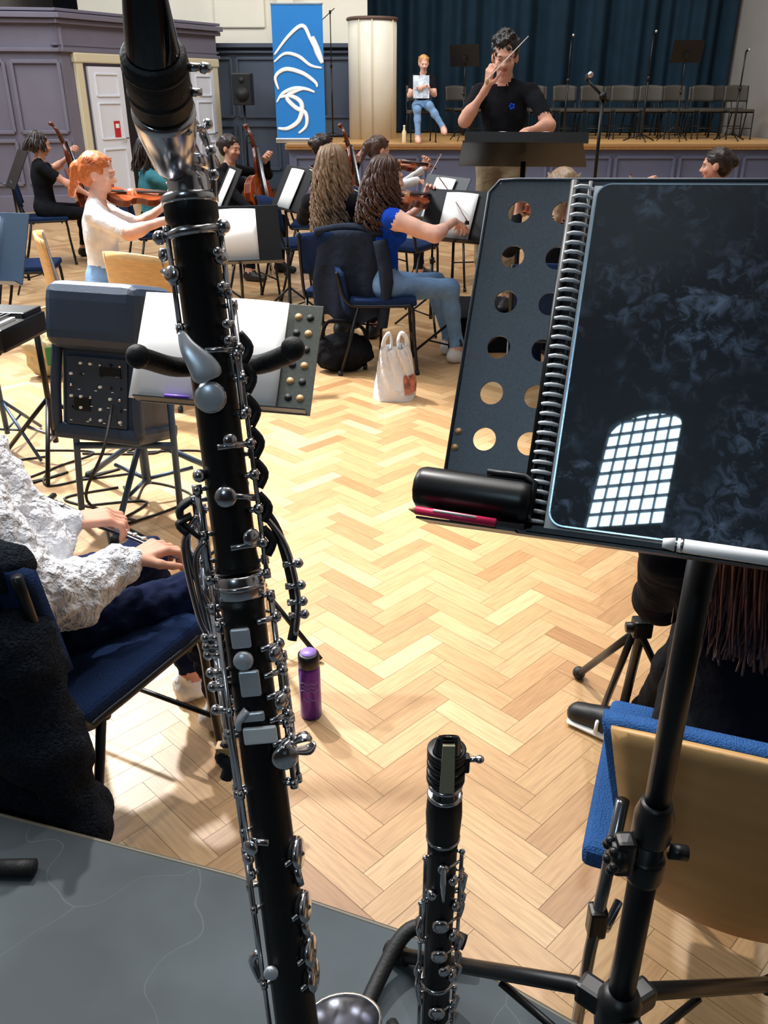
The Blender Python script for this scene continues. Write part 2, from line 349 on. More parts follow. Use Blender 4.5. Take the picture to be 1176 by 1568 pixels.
# ------------------------------------------------------------ furniture builders
def chair(name,frm,seatm,ply=False,w=.42,bh=0.):
    g=G(name); g.m(frm); h=w/2
    for s_ in (-1,1):
        x=s_*h
        g.tube(curve_pts([(x,.24,.0),(x,.215,.25),(x,.2,.43),(x,.14,.445),(x,-.12,.445),(x,-.19,.46),(x,-.235,.62-bh*.5),(x,-.27,.86-bh)],4),.011,8)
        g.tube([(x,-.14,.44),(x,-.2,.2),(x,-.26,.0)],.011,8)
        g.m(BLKR).cyl((x,.24,.0),(x,.237,.03),.015); g.cyl((x,-.26,.0),(x,-.257,.03),.015); g.m(frm)
    g.tube([(-h,-.12,.43),(h,-.12,.43)],.009); g.tube([(-h,.16,.43),(h,.16,.43)],.009); g.tube([(-h,.22,.18),(h,.22,.18)],.007)
    if ply:
        g.m(ply)
        g.sheet(lambda u,v:((u-.5)*(w+.05),-.235-.035*v-.05*(1-(2*u-1)**2),.52+.36*v-.02*(2*u-1)**2*v),14,8,.012,(0,1,0))
        g.sheet(lambda u,v:((u-.5)*(w+.02),-.2+.44*v,.455+.008*(2*u-1)**2-.02*max(0,v-.8)*5),10,10,.012,(0,0,1))
        if seatm: g.m(seatm); g.box((0,.02,.475),(w,.4,.025),bev=.012)
    else:
        g.m(seatm); g.box((0,.02,.465),(w+.01,.42,.045),bev=.018,seg=3)
        g.sheet(lambda u,v:((u-.5)*(w+.0),-.215-.04*v-.035*(1-(2*u-1)**2),.60-bh+.27*v-.02*(2*u-1)**2*v),12,6,.03,(0,1,0))
    return g
CBK=mat('stage_chair_back',(60,56,50),.6)
def place(g,loc,yaw=0,sc=1.): return g.done(loc,yaw,sc)
def music_stand(name,h=1.0,tilt=25,metal=BLK,pages=0,w=.5,desk=True,dh=.34):
    g=G(name); g.m(metal)
    for k in range(3):
        a=radians(90+120*k); g.tube([(0,0,.26),(.3*cos(a),.3*sin(a),.01)],.009,6); g.tube([(0,0,.10),(.15*cos(a),.15*sin(a),.135)],.006,6)
    g.cyl((0,0,.08),(0,0,h*.62),.013); g.cyl((0,0,h*.6),(0,0,h),.009); g.cyl((0,0,h*.58),(0,0,h*.63),.018); g.tube([(0,0,h*.6),(.035,0,h*.6)],.008,6)
    if desk:
        t=radians(tilt); R=Matrix.Translation((0,.0,h))@Matrix.Rotation(-t,4,'X'); g.M=R
        g.box((0,.01,dh/2-.06),(w,.006,dh),bev=.002); g.box((0,-.025,-.06),(w,.06,.006)); g.box((0,.03,.06),(.08,.04,.1),bev=.01)
        if pages:
            g.m(PAPER)
            for k in range(pages):
                x=(k-(pages-1)/2)*.235
                g.sheet(lambda u,v,x=x:(x+(u-.5)*.225,-.004-.012*sin(pi*u),-.055+.31*v),8,2,.003,(0,-1,0))
        g.M=Matrix()
    return g
def mic_stand(name,h,boom=None,mic=True,base=.3,r=1.):
    g=G(name); g.m(BLK)
    for k in range(3): a=radians(30+120*k); g.tube([(0,0,.12),(base*cos(a),base*sin(a),.012)],.008*r,6)
    g.cyl((0,0,.08),(0,0,h*.6),.013*r); g.cyl((0,0,h*.55),(0,0,h),.009*r); g.cyl((0,0,h*.58),(0,0,h*.62),.02*r)
    e=V((0,0,h))
    if boom: b=V(boom); g.cyl((0,0,h-.02),(0,0,h+.03),.02*r); g.tube([e-b*.3,e+b],.008*r,6); e=e+b
    if mic: g.m(BLKP); g.cyl(e,e+V((0,-.03,.02)),.014); g.cyl(e+V((0,-.03,.02)),e+V((0,-.12,.03)),.012*r); g.m(SILD).ball(e+V((0,-.13,.03)),.022)
    return g
base=chair('stage_chair',BLK,CBK,w=.42).done((1.6,17.0,.9),200)
for row,(y,x0,nx) in enumerate(((17.9,1.45,11),(16.8,1.75,10))):
    for i in range(nx):
        x=x0+i*.5+random.uniform(-.03,.03)
        if row==0 and i==0: base.location=(x,y,.9); continue
        inst(base,(x,y+random.uniform(-.1,.1),.9),180+random.uniform(-14,14))
for x,y,h in ((3.05,15.9,1.55),(4.35,15.8,1.6),(6.0,16.1,1.35)): place(mic_stand('microphone_stand',h,r=1.4),(x,y,.9))
place(music_stand('music_stand',1.25,20),(4.95,15.9,.9),180); place(music_stand('music_stand',1.2,20),(1.35,16.1,.9),160)
place(mic_stand('microphone_stand',1.62,(-.14,0,.12),r=1.5),(1.68,7.3,0))
place(mic_stand('microphone_stand',1.95,(-.25,0,-.2)),(-.9,16.5,.9))
g=G('loudspeaker'); g.m(BLKP).box((-2.45,16.6,1.7),(.34,.3,.5),bev=.02); g.m(BLKR).cyl((-2.45,16.44,1.62),(-2.45,16.47,1.62),.12); g.cyl((-2.45,16.44,1.84),(-2.45,16.47,1.84),.05); g.m(BLK).cyl((-2.45,16.6,0),(-2.45,16.6,1.5),.02)
for k in range(3): a=radians(120*k+30); g.tube([(-2.45,16.6,.5),(-2.45+.45*cos(a),16.6+.45*sin(a),.015)],.014,6)
g.done()
# ------------------------------------------------------------ people
def ik(a,c,l1,l2,pole):
    a,c,pole=V(a),V(c),V(pole); d=c-a; L=min(d.length,(l1+l2)*.995); dn=d.normalized()
    x=(l1*l1-l2*l2+L*L)/(2*L); h=sqrt(max(l1*l1-x*x,0)); p=(pole-dn*pole.dot(dn)).normalized()
    return a+dn*x+p*h, a+dn*L
def hand_prims(W,d,n,side,curl,mt,sc=1.):
    d=V(d).normalized(); n=V(n); n=(n-d*n.dot(d)).normalized(); s=n.cross(d)*side; P=[]; W=V(W)
    for off,ln in ((.031,.95),(.0105,1.06),(-.0105,.98),(-.030,.78)):
        kn=W+d*.088*sc+s*off*sc; P.append(('c',W+d*.012+s*off*.55*sc,kn,.0135*sc,.0115*sc,mt))
        cur=kn; ang=curl*.55
        for j,l in enumerate((.043,.027,.021)):
            dd=(d*cos(ang)+n*sin(ang)+s*off*3.2).normalized(); nx=cur+dd*l*ln*sc
            P.append(('c',cur,nx,(.0095,.0088,.0078)[j]*sc,(.0088,.0078,.0068)[j]*sc,mt)); cur=nx; ang+=curl*(.95,.7,.5)[j]
    t0=W+d*.025*sc+s*.024*sc; t1=t0+(d*.55+s*.75+n*.25).normalized()*.042*sc; t2=t1+(d*.85+s*.25+n*.45*min(1,curl+.3)).normalized()*.034*sc; t3=t2+(d*.9-s*.05+n*.5).normalized()*.026*sc
    P+= [('c',t0,t1,.0145*sc,.0115*sc,mt),('c',t1,t2,.0105*sc,.0092*sc,mt),('c',t2,t3,.0092*sc,.0075*sc,mt)]
    return P
def person(name,loc,yaw,top,pants,hairm,skin=SKIN,shoe=SHOEW,sleeve=.5,seated=True,sc=1.,wr=None,wl=None,pr=(.5,-.3,-1),pl=(-.5,-.3,-1),head=(0,0,0),lean=0.,twist=0,hair='short',
   knees=None,ankles=None,toes=None,hr=None,hl=None,res=.012,female=True,hl_len=.5,extra=None,bare=False,wave=.012,nstr=130,fuzz=None,handres=.005,sr=1.,side=0.,neck=0.):
    g=G(name); z0=.53 if seated else .97
    def sp(x,y,z):
        k=max(0,z-.02); return V((x+side*k,y+lean*k,z0+z))
    sw=.160 if female else .178
    Tw=Matrix.Rotation(radians(twist),3,'Z')
    def up(x,y,z):
        q=Tw@V((x,y,0)); return sp(q.x,q.y,z)
    P=[]
    P.append(('e',sp(0,-.01,.03),(.165 if female else .15,.12 if female else .11,.12),None,pants))
    P.append(('e',sp(0,0,.15),(.118 if female else .138,.098,.14),None,top))
    P.append(('e',up(0,-.005,.31),(.138 if female else .155,.102,.17),None,top))
    P.append(('c',up(-sw+.03,-.005,.435),up(sw-.03,-.005,.435),.052,.052,top))
    P.append(('c',up(-.07,-.01,.465),up(.07,-.01,.465),.040,.040,top))
    if female: P+= [('e',up(-.07,.082,.32),(.058,.055,.056),None,top),('e',up(.07,.082,.32),(.058,.055,.056),None,top)]
    nk0=up(0,.0,.47); nk1=up(0,.02,.555+neck); P.append(('c',nk0,nk1,.050,.047,skin))
    hips=[V((-.09,0,z0)),V((.09,0,z0))]
    if knees is None: knees=[(-.12,.43,.50),(.12,.43,.50)] if seated else [(-.1,.02,.51),(.1,.02,.51)]
    if ankles is None: ankles=[(-.12,.42,.085),(.12,.42,.085)] if seated else [(-.1,-.01,.085),(.1,-.01,.085)]
    for i in (0,1):
        K=V(knees[i]);A=V(ankles[i]); P.append(('c',hips[i],K,.085,.058,pants))
        mid=K.lerp(A,.35)+V((0,-.01,0)); P.append(('c',K,mid,.056,.054,pants if not bare else skin)); P.append(('c',mid,A.lerp(K,.12),.053,.042,pants if not bare else skin)); P.append(('c',A.lerp(K,.1),A,.036,.036,skin))
        td=(V(toes[i])-A) if toes else V((0,.16,-.05)); 
        P.append(('c',A+V((0,0,-.035)),A+V((td.x,td.y,-.052)),.042,.032,shoe))
        hd=V((td.x,td.y,0)).normalized(); P.append(('c',A+V((0,0,-.045))-hd*.035,A+V((0,0,-.05))+hd*.06,.038,.036,shoe))
    arms=[]
    for sd,w,pole,hh in ((1,wr,pr,hr),(-1,wl,pl,hl)):
        Sh=up(sd*sw,-.005,.43)
        if w is None: w=(sd*.2,.3,.62) if seated else (sd*.26,.05,.80)
        E,Wp=ik(Sh,w,.285,.25,pole)
        a1=Sh.lerp(E,min(1,sleeve*1.25)) 
        if sleeve>=1.5: P+= [('c',Sh,E,.052,.042,top),('c',E,Wp,.041,.032,top)]
        else:
            P+= [('c',Sh,a1,.050,.044,top),('c',Sh.lerp(E,.25),E,.039,.032,skin),('c',E,E.lerp(Wp,.3),.033,.033,skin),('c',E.lerp(Wp,.25),Wp,.032,.022,skin)]
            if sleeve<.2: P[-4]=('c',Sh,Sh.lerp(E,.1),.05,.048,top); P[-3]=('c',Sh.lerp(E,.15),E,.055,.046,skin)
        d=(Wp-E).normalized(); arms.append((Wp,d,sd,hh,E))
    if extra: P+=extra
    g.sdf(P,res,.042,fuzz or (.006,9))
    for Wp,d,sd,hh,E in arms:
        hh=hh or {}
        HP=[('c',Wp-d*.04,Wp+V(hh.get('d',d))*.01,.026,.024,skin)]+hand_prims(Wp,hh.get('d',d),hh.get('n',(0,0,-1)),sd,hh.get('c',.5),skin)
        g.sdf(HP,handres,.008)
    Hc=nk1+V((0,.015,.085)); Rh=(Matrix.Rotation(radians(head[0]),3,'Z')@Matrix.Rotation(radians(head[1]),3,'X')@Matrix.Rotation(radians(head[2]),3,'Y'))
    def h(x,y,z): return Hc+Rh@V((x,y,z))
    H=[('e',h(0,-.012,.03),(.074,.092,.086),Rh,skin),('e',h(0,.022,-.025),(.060,.066,.080),Rh,skin),('e',h(0,.045,-.076),(.030,.033,.024),Rh,skin),
       ('c',nk1-V((0,0,.03)),h(0,-.01,-.04),.05,.048,skin),('c',h(0,.083,.005),h(0,.101,-.026),.007,.0115,skin),('c',h(-.011,.090,-.03),h(.011,.090,-.03),.007,.007,skin),
       ('c',h(-.03,.078,.022),h(.03,.078,.022),.012,.012,skin),('e',h(-.074,-.004,-.005),(.012,.02,.03),Rh,skin),('e',h(.074,-.004,-.005),(.012,.02,.03),Rh,skin),
       ('e',h(-.036,.066,-.025),(.022,.018,.02),Rh,skin),('e',h(.036,.066,-.025),(.022,.018,.02),Rh,skin)]
    g.sdf(H,.0055,.014)
    g.m(LIP); g.tube([h(-.022,.083,-.055),h(-.01,.089,-.051),h(0,.090,-.053),h(.01,.089,-.051),h(.022,.083,-.055)],[.0015,.0035,.0035,.0035,.0015],6); g.tube([h(-.018,.084,-.059),h(0,.0895,-.060),h(.018,.084,-.059)],[.0015,.0045,.0015],6)
    for s_ in (-1,1):
        g.m(EYEW).ball(h(s_*.031,.0785,.004),(.0125,.0085,.0055),Rh,10,6); g.m(IRIS).ball(h(s_*.031,.0845,.004),(.005,.0035,.005),Rh,8,6)
        g.m(skin).tube([h(s_*.018,.0855,.008),h(s_*.031,.0885,.0105),h(s_*.044,.082,.008)],.003,6)
        g.m(hairm).tube([h(s_*.016,.089,.022),h(s_*.032,.088,.026),h(s_*.048,.078,.021)],[.002,.0032,.0015],5)
    HH=[('e',h(0,-.024,.040),(.084,.098,.088),Rh,hairm),('e',h(0,-.055,.0),(.078,.066,.085),Rh,hairm)]
    if hair=='short': 
        for i in range(60):
            a=random.uniform(0,2*pi); t=random.uniform(.0,1.2); x=.086*sin(t)*cos(a); y=-.02+.098*sin(t)*sin(a); z=.042+.09*cos(t)
            if y>.06 and z<.08: continue
            HH.append(('e',h(x,y,z),(.018,.018,.017),None,hairm))
    if hair in('bun','pony'): HH.append(('e',h(0,-.125,.02),(.042,.036,.042),Rh,hairm))
    if hair=='pony': HH.append(('c',h(0,-.13,.01),h(.0,-.16,-.14),.036,.02,hairm))
    g.sdf(HH,.0065,.014 if hair=='short' else .018,(.014,42) if hair in('short','curly') else (.004,30))
    g.m(hairm)
    if hair in ('long','curly'):
        for i in range(nstr):
            a=random.uniform(radians(172),radians(368)) if i%5 else random.choice((radians(165),radians(15)))+random.uniform(-.2,.2); L=hl_len*random.uniform(.75,1.05)
            rr=random.uniform(.8,1.05); ph=random.uniform(0,6); fr=random.uniform(22,34) if hair=='curly' else random.uniform(8,14)
            pts=[];rs=[]; K=20
            for j in range(K):
                t=j/(K-1)
                if t<.22:
                    q=t/.22; th=q*pi/2*.95+.1; b=h(.084*sin(th)*cos(a)*rr,-.02+.1*sin(th)*sin(a)*rr,.045+.086*cos(th)); 
                    pts.append(b); last=b; od=Rh@V((cos(a),sin(a),0)); od.z=0
                else:
                    q=(t-.22)/.78; z=last.z-q*L; base_=V((last.x,last.y,z)); wv=wave*(.4+q)
                    out=.035*sin(min(1,q*1.6)*pi/2)*(1 if hair=='curly' else .6)
                    pts.append(base_+od*out+V((cos(ph+fr*q*L*2)*wv,sin(ph+fr*q*L*2)*wv+(-.035*q if sin(a)<0 else .0),0)))
                rs.append(((.006 if t<.1 else .0115)*(1-.65*t)+.001)*sr)
            g.tube(pts,rs,5)
    if hair=='pony' or hair=='bun':
        for i in range(90):
            a=random.uniform(0,2*pi); p0=h(.086*cos(a),-.01+.085*sin(a),.055+.045*random.random()); g.tube([p0,h(.066*cos(a),-.075,.10-.06*abs(cos(a))),h(.02*cos(a),-.13,.03)],[.002,.003,.002],5)
    g.hc=Hc; g.h=h; g.arms=arms; g.lo=loc
    return g
def fiddle(g,M,s=1.,bow=True,cello=False):
    old=g.M; g.M=old@M@Matrix.Scale(s,4)
    half=[(0,-.178),(.045,-.176),(.085,-.155),(.103,-.12),(.10,-.085),(.082,-.06),(.066,-.045),(.056,-.01),(.058,.02),(.072,.04),(.084,.052),(.083,.09),(.068,.13),(.04,.158),(.012,.170)]
    out=half+[(-x,y) for x,y in half[::-1][:-1]]
    g.m(VARND).plate(out,(0,0,-.016),(1,0,0),(0,1,0),.032)
    g.m(VARN).plate([(x*1.03,y*1.015) for x,y in out],(0,0,.014),(1,0,0),(0,1,0),.006); g.plate([(x*1.03,y*1.015) for x,y in out],(0,0,-.02),(1,0,0),(0,1,0),.006)
    g.ball((0,.0,.014),(.055,.15,.013))
    g.m(BLKP); g.plate([(-.011,-.02),(.011,-.02),(.0085,.26),(-.0085,.26)],(0,.03,.032),(1,0,0),(0,1,0),.006); g.plate([(-.006,-.17),(.006,-.17),(.018,-.06),(-.018,-.06)],(0,0,.03),(1,0,0),(0,1,0),.006)
    g.tube([(.03,-.045,.0215),(.034,0,.0215),(.03,.03,.0215)],.0025,4); g.tube([(-.03,-.045,.0215),(-.034,0,.0215),(-.03,.03,.0215)],.0025,4)
    g.m(VARND).tube([(0,.16,.012),(0,.29,.022)],[.014,.010],8); g.tube([(0,.29,.02),(0,.35,.012),(0,.375,.002)],[.012,.009,.007],8); g.ball((0,.383,-.004),(.014,.012,.012))
    for k in (-1,1): g.m(BLKP).cyl((k*.025,.31,.012),(-k*.012,.31,.012),.0035); g.cyl((k*.025,.34,.010),(-k*.012,.34,.010),.0035)
    g.m(TAN).plate([(-.019,0),(.019,0),(.014,.032),(-.014,.032)],(0,-.012,.018),(1,0,0),(0,0,1),.004)
    g.m(SIL)
    for k in range(4): x=(k-1.5)*.0075; g.tube([(x,-.07,.036),(x,-.012,.051),(x*.6,.285,.040)],.0007,4)
    if cello: g.cyl((0,-.18,0),(0,-.31,0),.004)
    g.M=old
def bow(g,a,b):
    a,b=V(a),V(b); g.m(VARND).tube(curve_pts([a,a.lerp(b,.5)+V((0,0,.01)),b],5),.0042,6); g.m(PAPER).tube([a+V((0,0,-.02)),b+V((0,0,-.015))],.003,4); g.m(BLKP).box(a+V((0,0,-.01)),(.02,.02,.022))
def axM(o,y,z):
    y=V(y).normalized(); z=V(z); z=(z-y*z.dot(y)).normalized(); x=y.cross(z); return Matrix(((x.x,y.x,z.x,o[0]),(x.y,y.y,z.y,o[1]),(x.z,y.z,z.z,o[2]),(0,0,0,1)))
VP=dict(wl=(-.28,.42,.98),pl=(-.6,.2,-1),wr=(.20,.40,.93),pr=(1,-.2,-.4),hl=dict(d=(.1,.5,.9),n=(.8,-.4,.1),c=1.0),hr=dict(d=(-.5,.7,-.2),n=(-.2,-.1,-1),c=.9))
def violinist(name,loc,yaw,viola=1.,**k):
    kk=dict(VP); kk.update(k); g=person(name,loc,yaw,**kk)
    d=V((-.20,.36,-.04)); fiddle(g,axM((-.11,.22,1.035),d,(.35,.1,1)),1.0*viola)
    w=g.arms[0][0]; bow(g,w+V((.02,.08,.0)),w+V((-.60,.20,.20))); return g.done(loc,yaw,kk.get('sc',1.))
# conductor
g=person('conductor',(.79,6.2,.25),158,CBLK,CHINO,HBLK,skin=SKIN,shoe=SHOEB,sleeve=.55,seated=False,female=False,wr=(.04,.29,1.43),pr=(.75,-.1,-1),wl=(-.235,.387,1.18),pl=(-1,-.3,-.6),
  hr=dict(d=(-.15,.2,.9),n=(-.6,-.5,.3),c=1.1),hl=dict(d=(.1,.85,-.25),n=(0,0,-1),c=.35),head=(14,-14,0),hair='short',lean=.05,neck=-.01)
w=g.arms[0][0]; g.m(mat('baton_white',(240,235,225),.5)).tube([w+V((-.01,.06,.04)),w+V((-.25,.05,.27))],[.004,.0022],6); g.m(TAN).ball(w+V((-.01,.055,.03)),(.012,.012,.02))
g.m(CBLUE)
for k in range(5): a=k*2*pi/5; g.ball((-.08+.013*cos(a),.122,1.32+.013*sin(a)),(.008,.004,.008))
g.done((.79,6.2,.25),158,1.0)
g=G('podium'); g.m(CBLK).box((.84,6.27,.125),(.7,.7,.25),bev=.01); g.done()
g=G('conductor_music_stand'); g.m(BLK)
for k in range(3): a=radians(90+120*k); g.tube([(0,0,.3),(.35*cos(a),.35*sin(a),.01)],.011,6)
g.cyl((0,0,.05),(0,0,1.28),.015); g.M=Matrix.Translation((0,0,1.31))@Matrix.Rotation(radians(24),4,'X')
g.plate([(-.39,-.17),(.39,-.17),(.36,.2),(-.32,.2)],(0,0,0),(1,0,0),(0,1,0),.012); g.box((0,.2,.03),(.7,.012,.06)); g.m(PAPER); g.sheet(lambda u,v:(-.24+.5*u,-.14+.30*v,.050+.024*abs(sin(2*pi*u))),16,2,.006,(0,0,1))
g.done((.83,5.5,0),174)
# reader on stage
place(chair('stage_chair',BLK,CBK),(.62,15.75,.9),188)
g=person('seated_reader',(.64,15.72,.9),182,CBLK,DENIM,HBLOND,skin=SKIN2,shoe=SKIN2,sleeve=.5,wr=(.13,.36,.80),wl=(-.05,.36,.82),hr=dict(c=.8),hl=dict(c=.8),head=(5,-14,0),hair='bun',knees=[(-.08,.42,.56),(.12,.43,.50)],ankles=[(-.32,.50,.22),(.10,.46,.085)],lean=.06)
g.m(mat('magazine_cover',(190,200,215),.5,var=.5,scale=14)); g.M=axM((.06,.42,.83),(0,-.25,1),(0,1,.2)); g.box((0,0,0),(.26,.34,.01)); g.M=Matrix(); g.done((.64,15.72,.9),182)
g=G('water_bottle'); g.m(mat('bottle_cream',(216,200,160),.4)); g.lathe([(.034,0),(.036,.02),(.036,.17),(.016,.21),(.016,.25)],(0,0,0),(0,0,1)); g.m(WDOOR).cyl((0,0,.24),(0,0,.27),.018); g.done((.33,15.3,.9))
# ---- seated musicians + chairs + stands
def seat(x,y,yaw,ply=False,seatm=CSEATN,off=.03,frm=BLK,name='orchestra_chair',bh=0.):
    r=radians(yaw); return place(chair(name,frm,seatm,ply=ply,bh=bh),(x+sin(r)*off,y-cos(r)*off,0),yaw)
seat(-.0,5.6,-88,bh=.20)
violinist('violist',(-.01,5.6,0),-66,viola=1.1,top=CBLUE,pants=DENIM,hairm=HBRN,skin=SKIN2,shoe=SHOEW,sleeve=.12,head=(-10,-8,0),hair='curly',hl_len=.34,sc=1.0,wave=.022,nstr=260,sr=.85,knees=[(-.10,.44,.50),(.12,.43,.50)],ankles=[(-.08,.55,.085),(.12,.50,.085)],neck=.01)
seat(-.27,5.85,-12,name='orchestra_chair')
violinist('violinist',(-.34,5.97,0),-18,top=CBLK,pants=CBLK,hairm=HASH,skin=SKIN2,shoe=SHOEB,sleeve=1.6,head=(-10,-5,0),hair='curly',hl_len=.52,sc=1.03,wave=.018,nstr=260,sr=.85,neck=.01)
seat(-1.83,5.6,-70,ply=WOODC,seatm=None,frm=GREYM,name='wooden_chair')
violinist('violinist',(-1.78,5.6,0),-78,top=CWHT,pants=DENIM,hairm=HGING,skin=SKIN2,sleeve=.62,head=(-12,-8,0),hair='pony',sc=1.02,neck=.01,res=.01)
place(chair('wooden_chair',GREYM,None,ply=WOODC),(-1.22,5.0,0),-30)
seat(-3.55,9.5,-70)
def cellist(name,loc,yaw,**k):
    g=person(name,loc,yaw,wl=(-.17,.33,1.04),pl=(-1,0,-.5),hl=dict(d=(.5,.2,.6),n=(.3,.9,0),c=.9),wr=(.30,.46,.66),pr=(1,-.3,-.2),hr=dict(d=(-.6,.5,-.5),n=(-.3,-.3,-.9),c=.8),knees=[(-.25,.42,.50),(.25,.42,.50)],ankles=[(-.26,.36,.085),(.26,.36,.085)],**k)
    fiddle(g,axM((.0,.36,.60),(-.09,-.22,1),(0,1,.22)),2.05,cello=True); bow(g,(.28,.55,.60),(-.42,.52,.66)); return g.done(loc,yaw)
cellist('cellist',(-3.55,9.5,0),-62,top=CBLK,pants=CBLK,hairm=HDARK,shoe=SHOEB,sleeve=.4,head=(0,-8,0),hair='long',hl_len=.12,nstr=70)
seat(-2.15,8.4,-60); violinist('violinist',(-2.15,8.4,0),-62,top=CTEAL,pants=CBLK,hairm=HDARK,shoe=SHOEB,sleeve=.9,head=(-5,-6,0),hair='long',hl_len=.22,nstr=70)
seat(-1.45,8.95,-120); cellist('cellist',(-1.5,8.9,0),-118,top=CBLK,pants=CBLK,hairm=HDARK,shoe=SHOEB,sleeve=1.6,head=(0,-8,0),hair='bun')
seat(-.05,8.6,-60); violinist('violinist',(-.08,8.6,0),-95,top=CWHT,pants=CBLK,hairm=HBRN,shoe=SHOEB,sleeve=1.6,head=(30,-14,0),hair='pony')
seat(-.70,9.0,-90); cellist('cellist',(-.62,9.05,0),-110,top=CBLK,pants=CBLK,hairm=HDARK,shoe=SHOEB,sleeve=1.6,head=(10,-10,0),hair='bun')
seat(.92,4.75,-10); violinist('violinist',(.95,4.85,0),-15,top=CBLK,pants=NAVY,hairm=HASH,shoe=SHOEB,sleeve=1.6,head=(0,-6,0),hair='pony')
seat(2.45,6.7,60); violinist('violinist',(2.45,6.7,0),70,top=CBLK,pants=CBLK,hairm=HDARK,shoe=SHOEB,sleeve=1.6,head=(0,-5,0),hair='bun')
for x,y,yw in ((.2,7.7,-30),(.9,8.3,10),(-.75,7.8,-60),(1.9,8.6,60),(-2.7,6.7,-80),(-1.2,7.7,-60)): seat(x,y,yw)
# navy cardigan over a chair
g=G('draped_cardigan'); g.m(CNAVYJ)
g.sheet(lambda u,v:((u-.5)*(.44+.05*v)+.01*sin(v*9),-.02-.035*v-.035*sin(pi*u)-.02*sin(u*17+v*2)*v,.0-.56*v+.03*(abs(2*u-1)**2)*-1+.05*v*sin(u*9)),26,16,.02,(0,1,0))
g.sheet(lambda u,v:((u-.5)*.44,.03+.01*sin(u*17)*v,.0-.22*v-.03*abs(2*u-1)**2),20,6,.015,(0,-1,0)); g.tube(curve_pts([(-.22,-.03,-.02),(0,.0,.012),(.22,-.03,-.02)],6),.028,8)
g.tube(curve_pts([(.20,-.06,-.05),(.25,-.09,-.3),(.22,-.08,-.58)],5),[.045]*6+[.035]*5,8)
g.done((-.21,5.56,.885),-12)
place(music_stand('music_stand',.80,25,BLK,1),(-.85,5.2,0),12)
place(music_stand('music_stand',.84,28,BLK,1),(.45,5.75,0),-30)
place(music_stand('music_stand',.86,28,BLK,1),(.36,6.6,0),-55)
place(music_stand('music_stand',.9,28,BLK,1),(-.75,6.9,0),-60)
place(music_stand('music_stand',.90,28,BLUEST,1),(-1.93,4.12,0),-10)
place(music_stand('music_stand',.95,28,BLK,0),(-3.3,8.1,0),-60)
place(music_stand('music_stand',.9,28,BLK,1),(-1.25,6.9,0),-70)
place(music_stand('music_stand',1.0,28,BLK,1),(-4.1,8.7,0),-60)
g=G('backpack'); g.sdf([('e',(0,0,.25),(.17,.13,.26),None,CNAVYJ),('e',(0,-.1,.16),(.12,.06,.13),None,CNAVYJ)],.015,.03); g.m(cloth('pink_strap',(190,70,130))).tube(curve_pts([(-.1,.1,.45),(0,.02,.6),(.1,.1,.45)]),.012); g.done((-4.7,9.6,.0),20,1.3)
# perforated desk with sheets (mid left) 
g=music_stand('sheet_music_stand',.93,35,BLK,0,desk=False)
g.M=Matrix.Translation((0,.02,.97))@Matrix.Rotation(radians(-38),4,'X')@Matrix.Rotation(radians(4),4,'Y'); g.m(mat('perforated_desk_grey',(96,98,92),.4,.4,var=.15,scale=120))
g.box((.01,.012,0),(.50,.004,.34),bev=.0015)
for i in range(6):
    for k in range(2): g.m(BLKR if (i+k)%2 else TAN).cyl((.19+.035*k,.0105,.13-i*.05),(.19+.035*k,.0075,.13-i*.05),.011)
g.m(BLK).box((0,-.01,-.165),(.50,.04,.004)); g.m(PAPER)
g.sheet(lambda u,v:(-.27+.215*u,-.002-.006*sin(pi*u),-.165+.33*v),8,2,.003,(0,-1,0)); g.sheet(lambda u,v:(-.055+.215*u,-.002-.006*sin(pi*u),-.165+.33*v),8,2,.003,(0,-1,0))
g.m(mat('purple_pen',(110,70,190),.4)).tube([(-.16,-.02,-.155),(-.09,-.02,-.155)],.005)
g.M=Matrix(); g.done((-.455,2.43,0),-3)
# white plastic bag
PB=mat('white_plastic_bag',(236,236,240),.35,bump=.6,bscale=25); g=G('plastic_bag'); g.m(PB)
def bagf(u,v):
    a=2*pi*u; w_=.125*(1-.35*v**1.5)*(1+.06*sin(5*a+4*v)); d_=.085*(1-.62*v)*(1+.12*sin(4*a+6*v)); q=.02*sin(9*a+11*v)*v
    return (w_*cos(a)+q*.5,d_*sin(a)+q,.005+.30*v+(.012*sin(7*a) if v>.9 else 0)-(.004 if v==0 else 0))
g.sheet(bagf,44,14); g.box((0,0,.006),(.18,.11,.01),bev=.004)
for sx in (-1,1): g.tube(curve_pts([(sx*.07,0,.28),(sx*.065,-.01,.35),(sx*.035,.0,.385),(sx*.02,.01,.34),(sx*.025,.0,.29)],5),[.018,.017,.015,.014,.013,.012,.012,.012,.012,.012,.012,.012,.013,.014,.015,.016,.016,.017,.017,.018,.018],8,True,.35,(1,0,.1))
g.m(mat('bag_print',(180,110,90),.5,var=.9,scale=18)); g.sheet(lambda u,v:tuple(V(bagf(-.02-.18*u,.12+.35*v))*1.0+V((.004,-.004,0))),10,6); g.done((.065,4.93,0),10,1.02)
g=G('shoulder_bag'); g.m(CBLK).sdf([('e',(0,0,.12),(.2,.1,.13),None,CBLK)],.012,.02,(.02,10)); g.tube(curve_pts([(-.15,0,.2),(-.1,-.05,.34),(.1,-.05,.3),(.15,0,.18)]),.012); g.done((-.26,5.5,0),10)
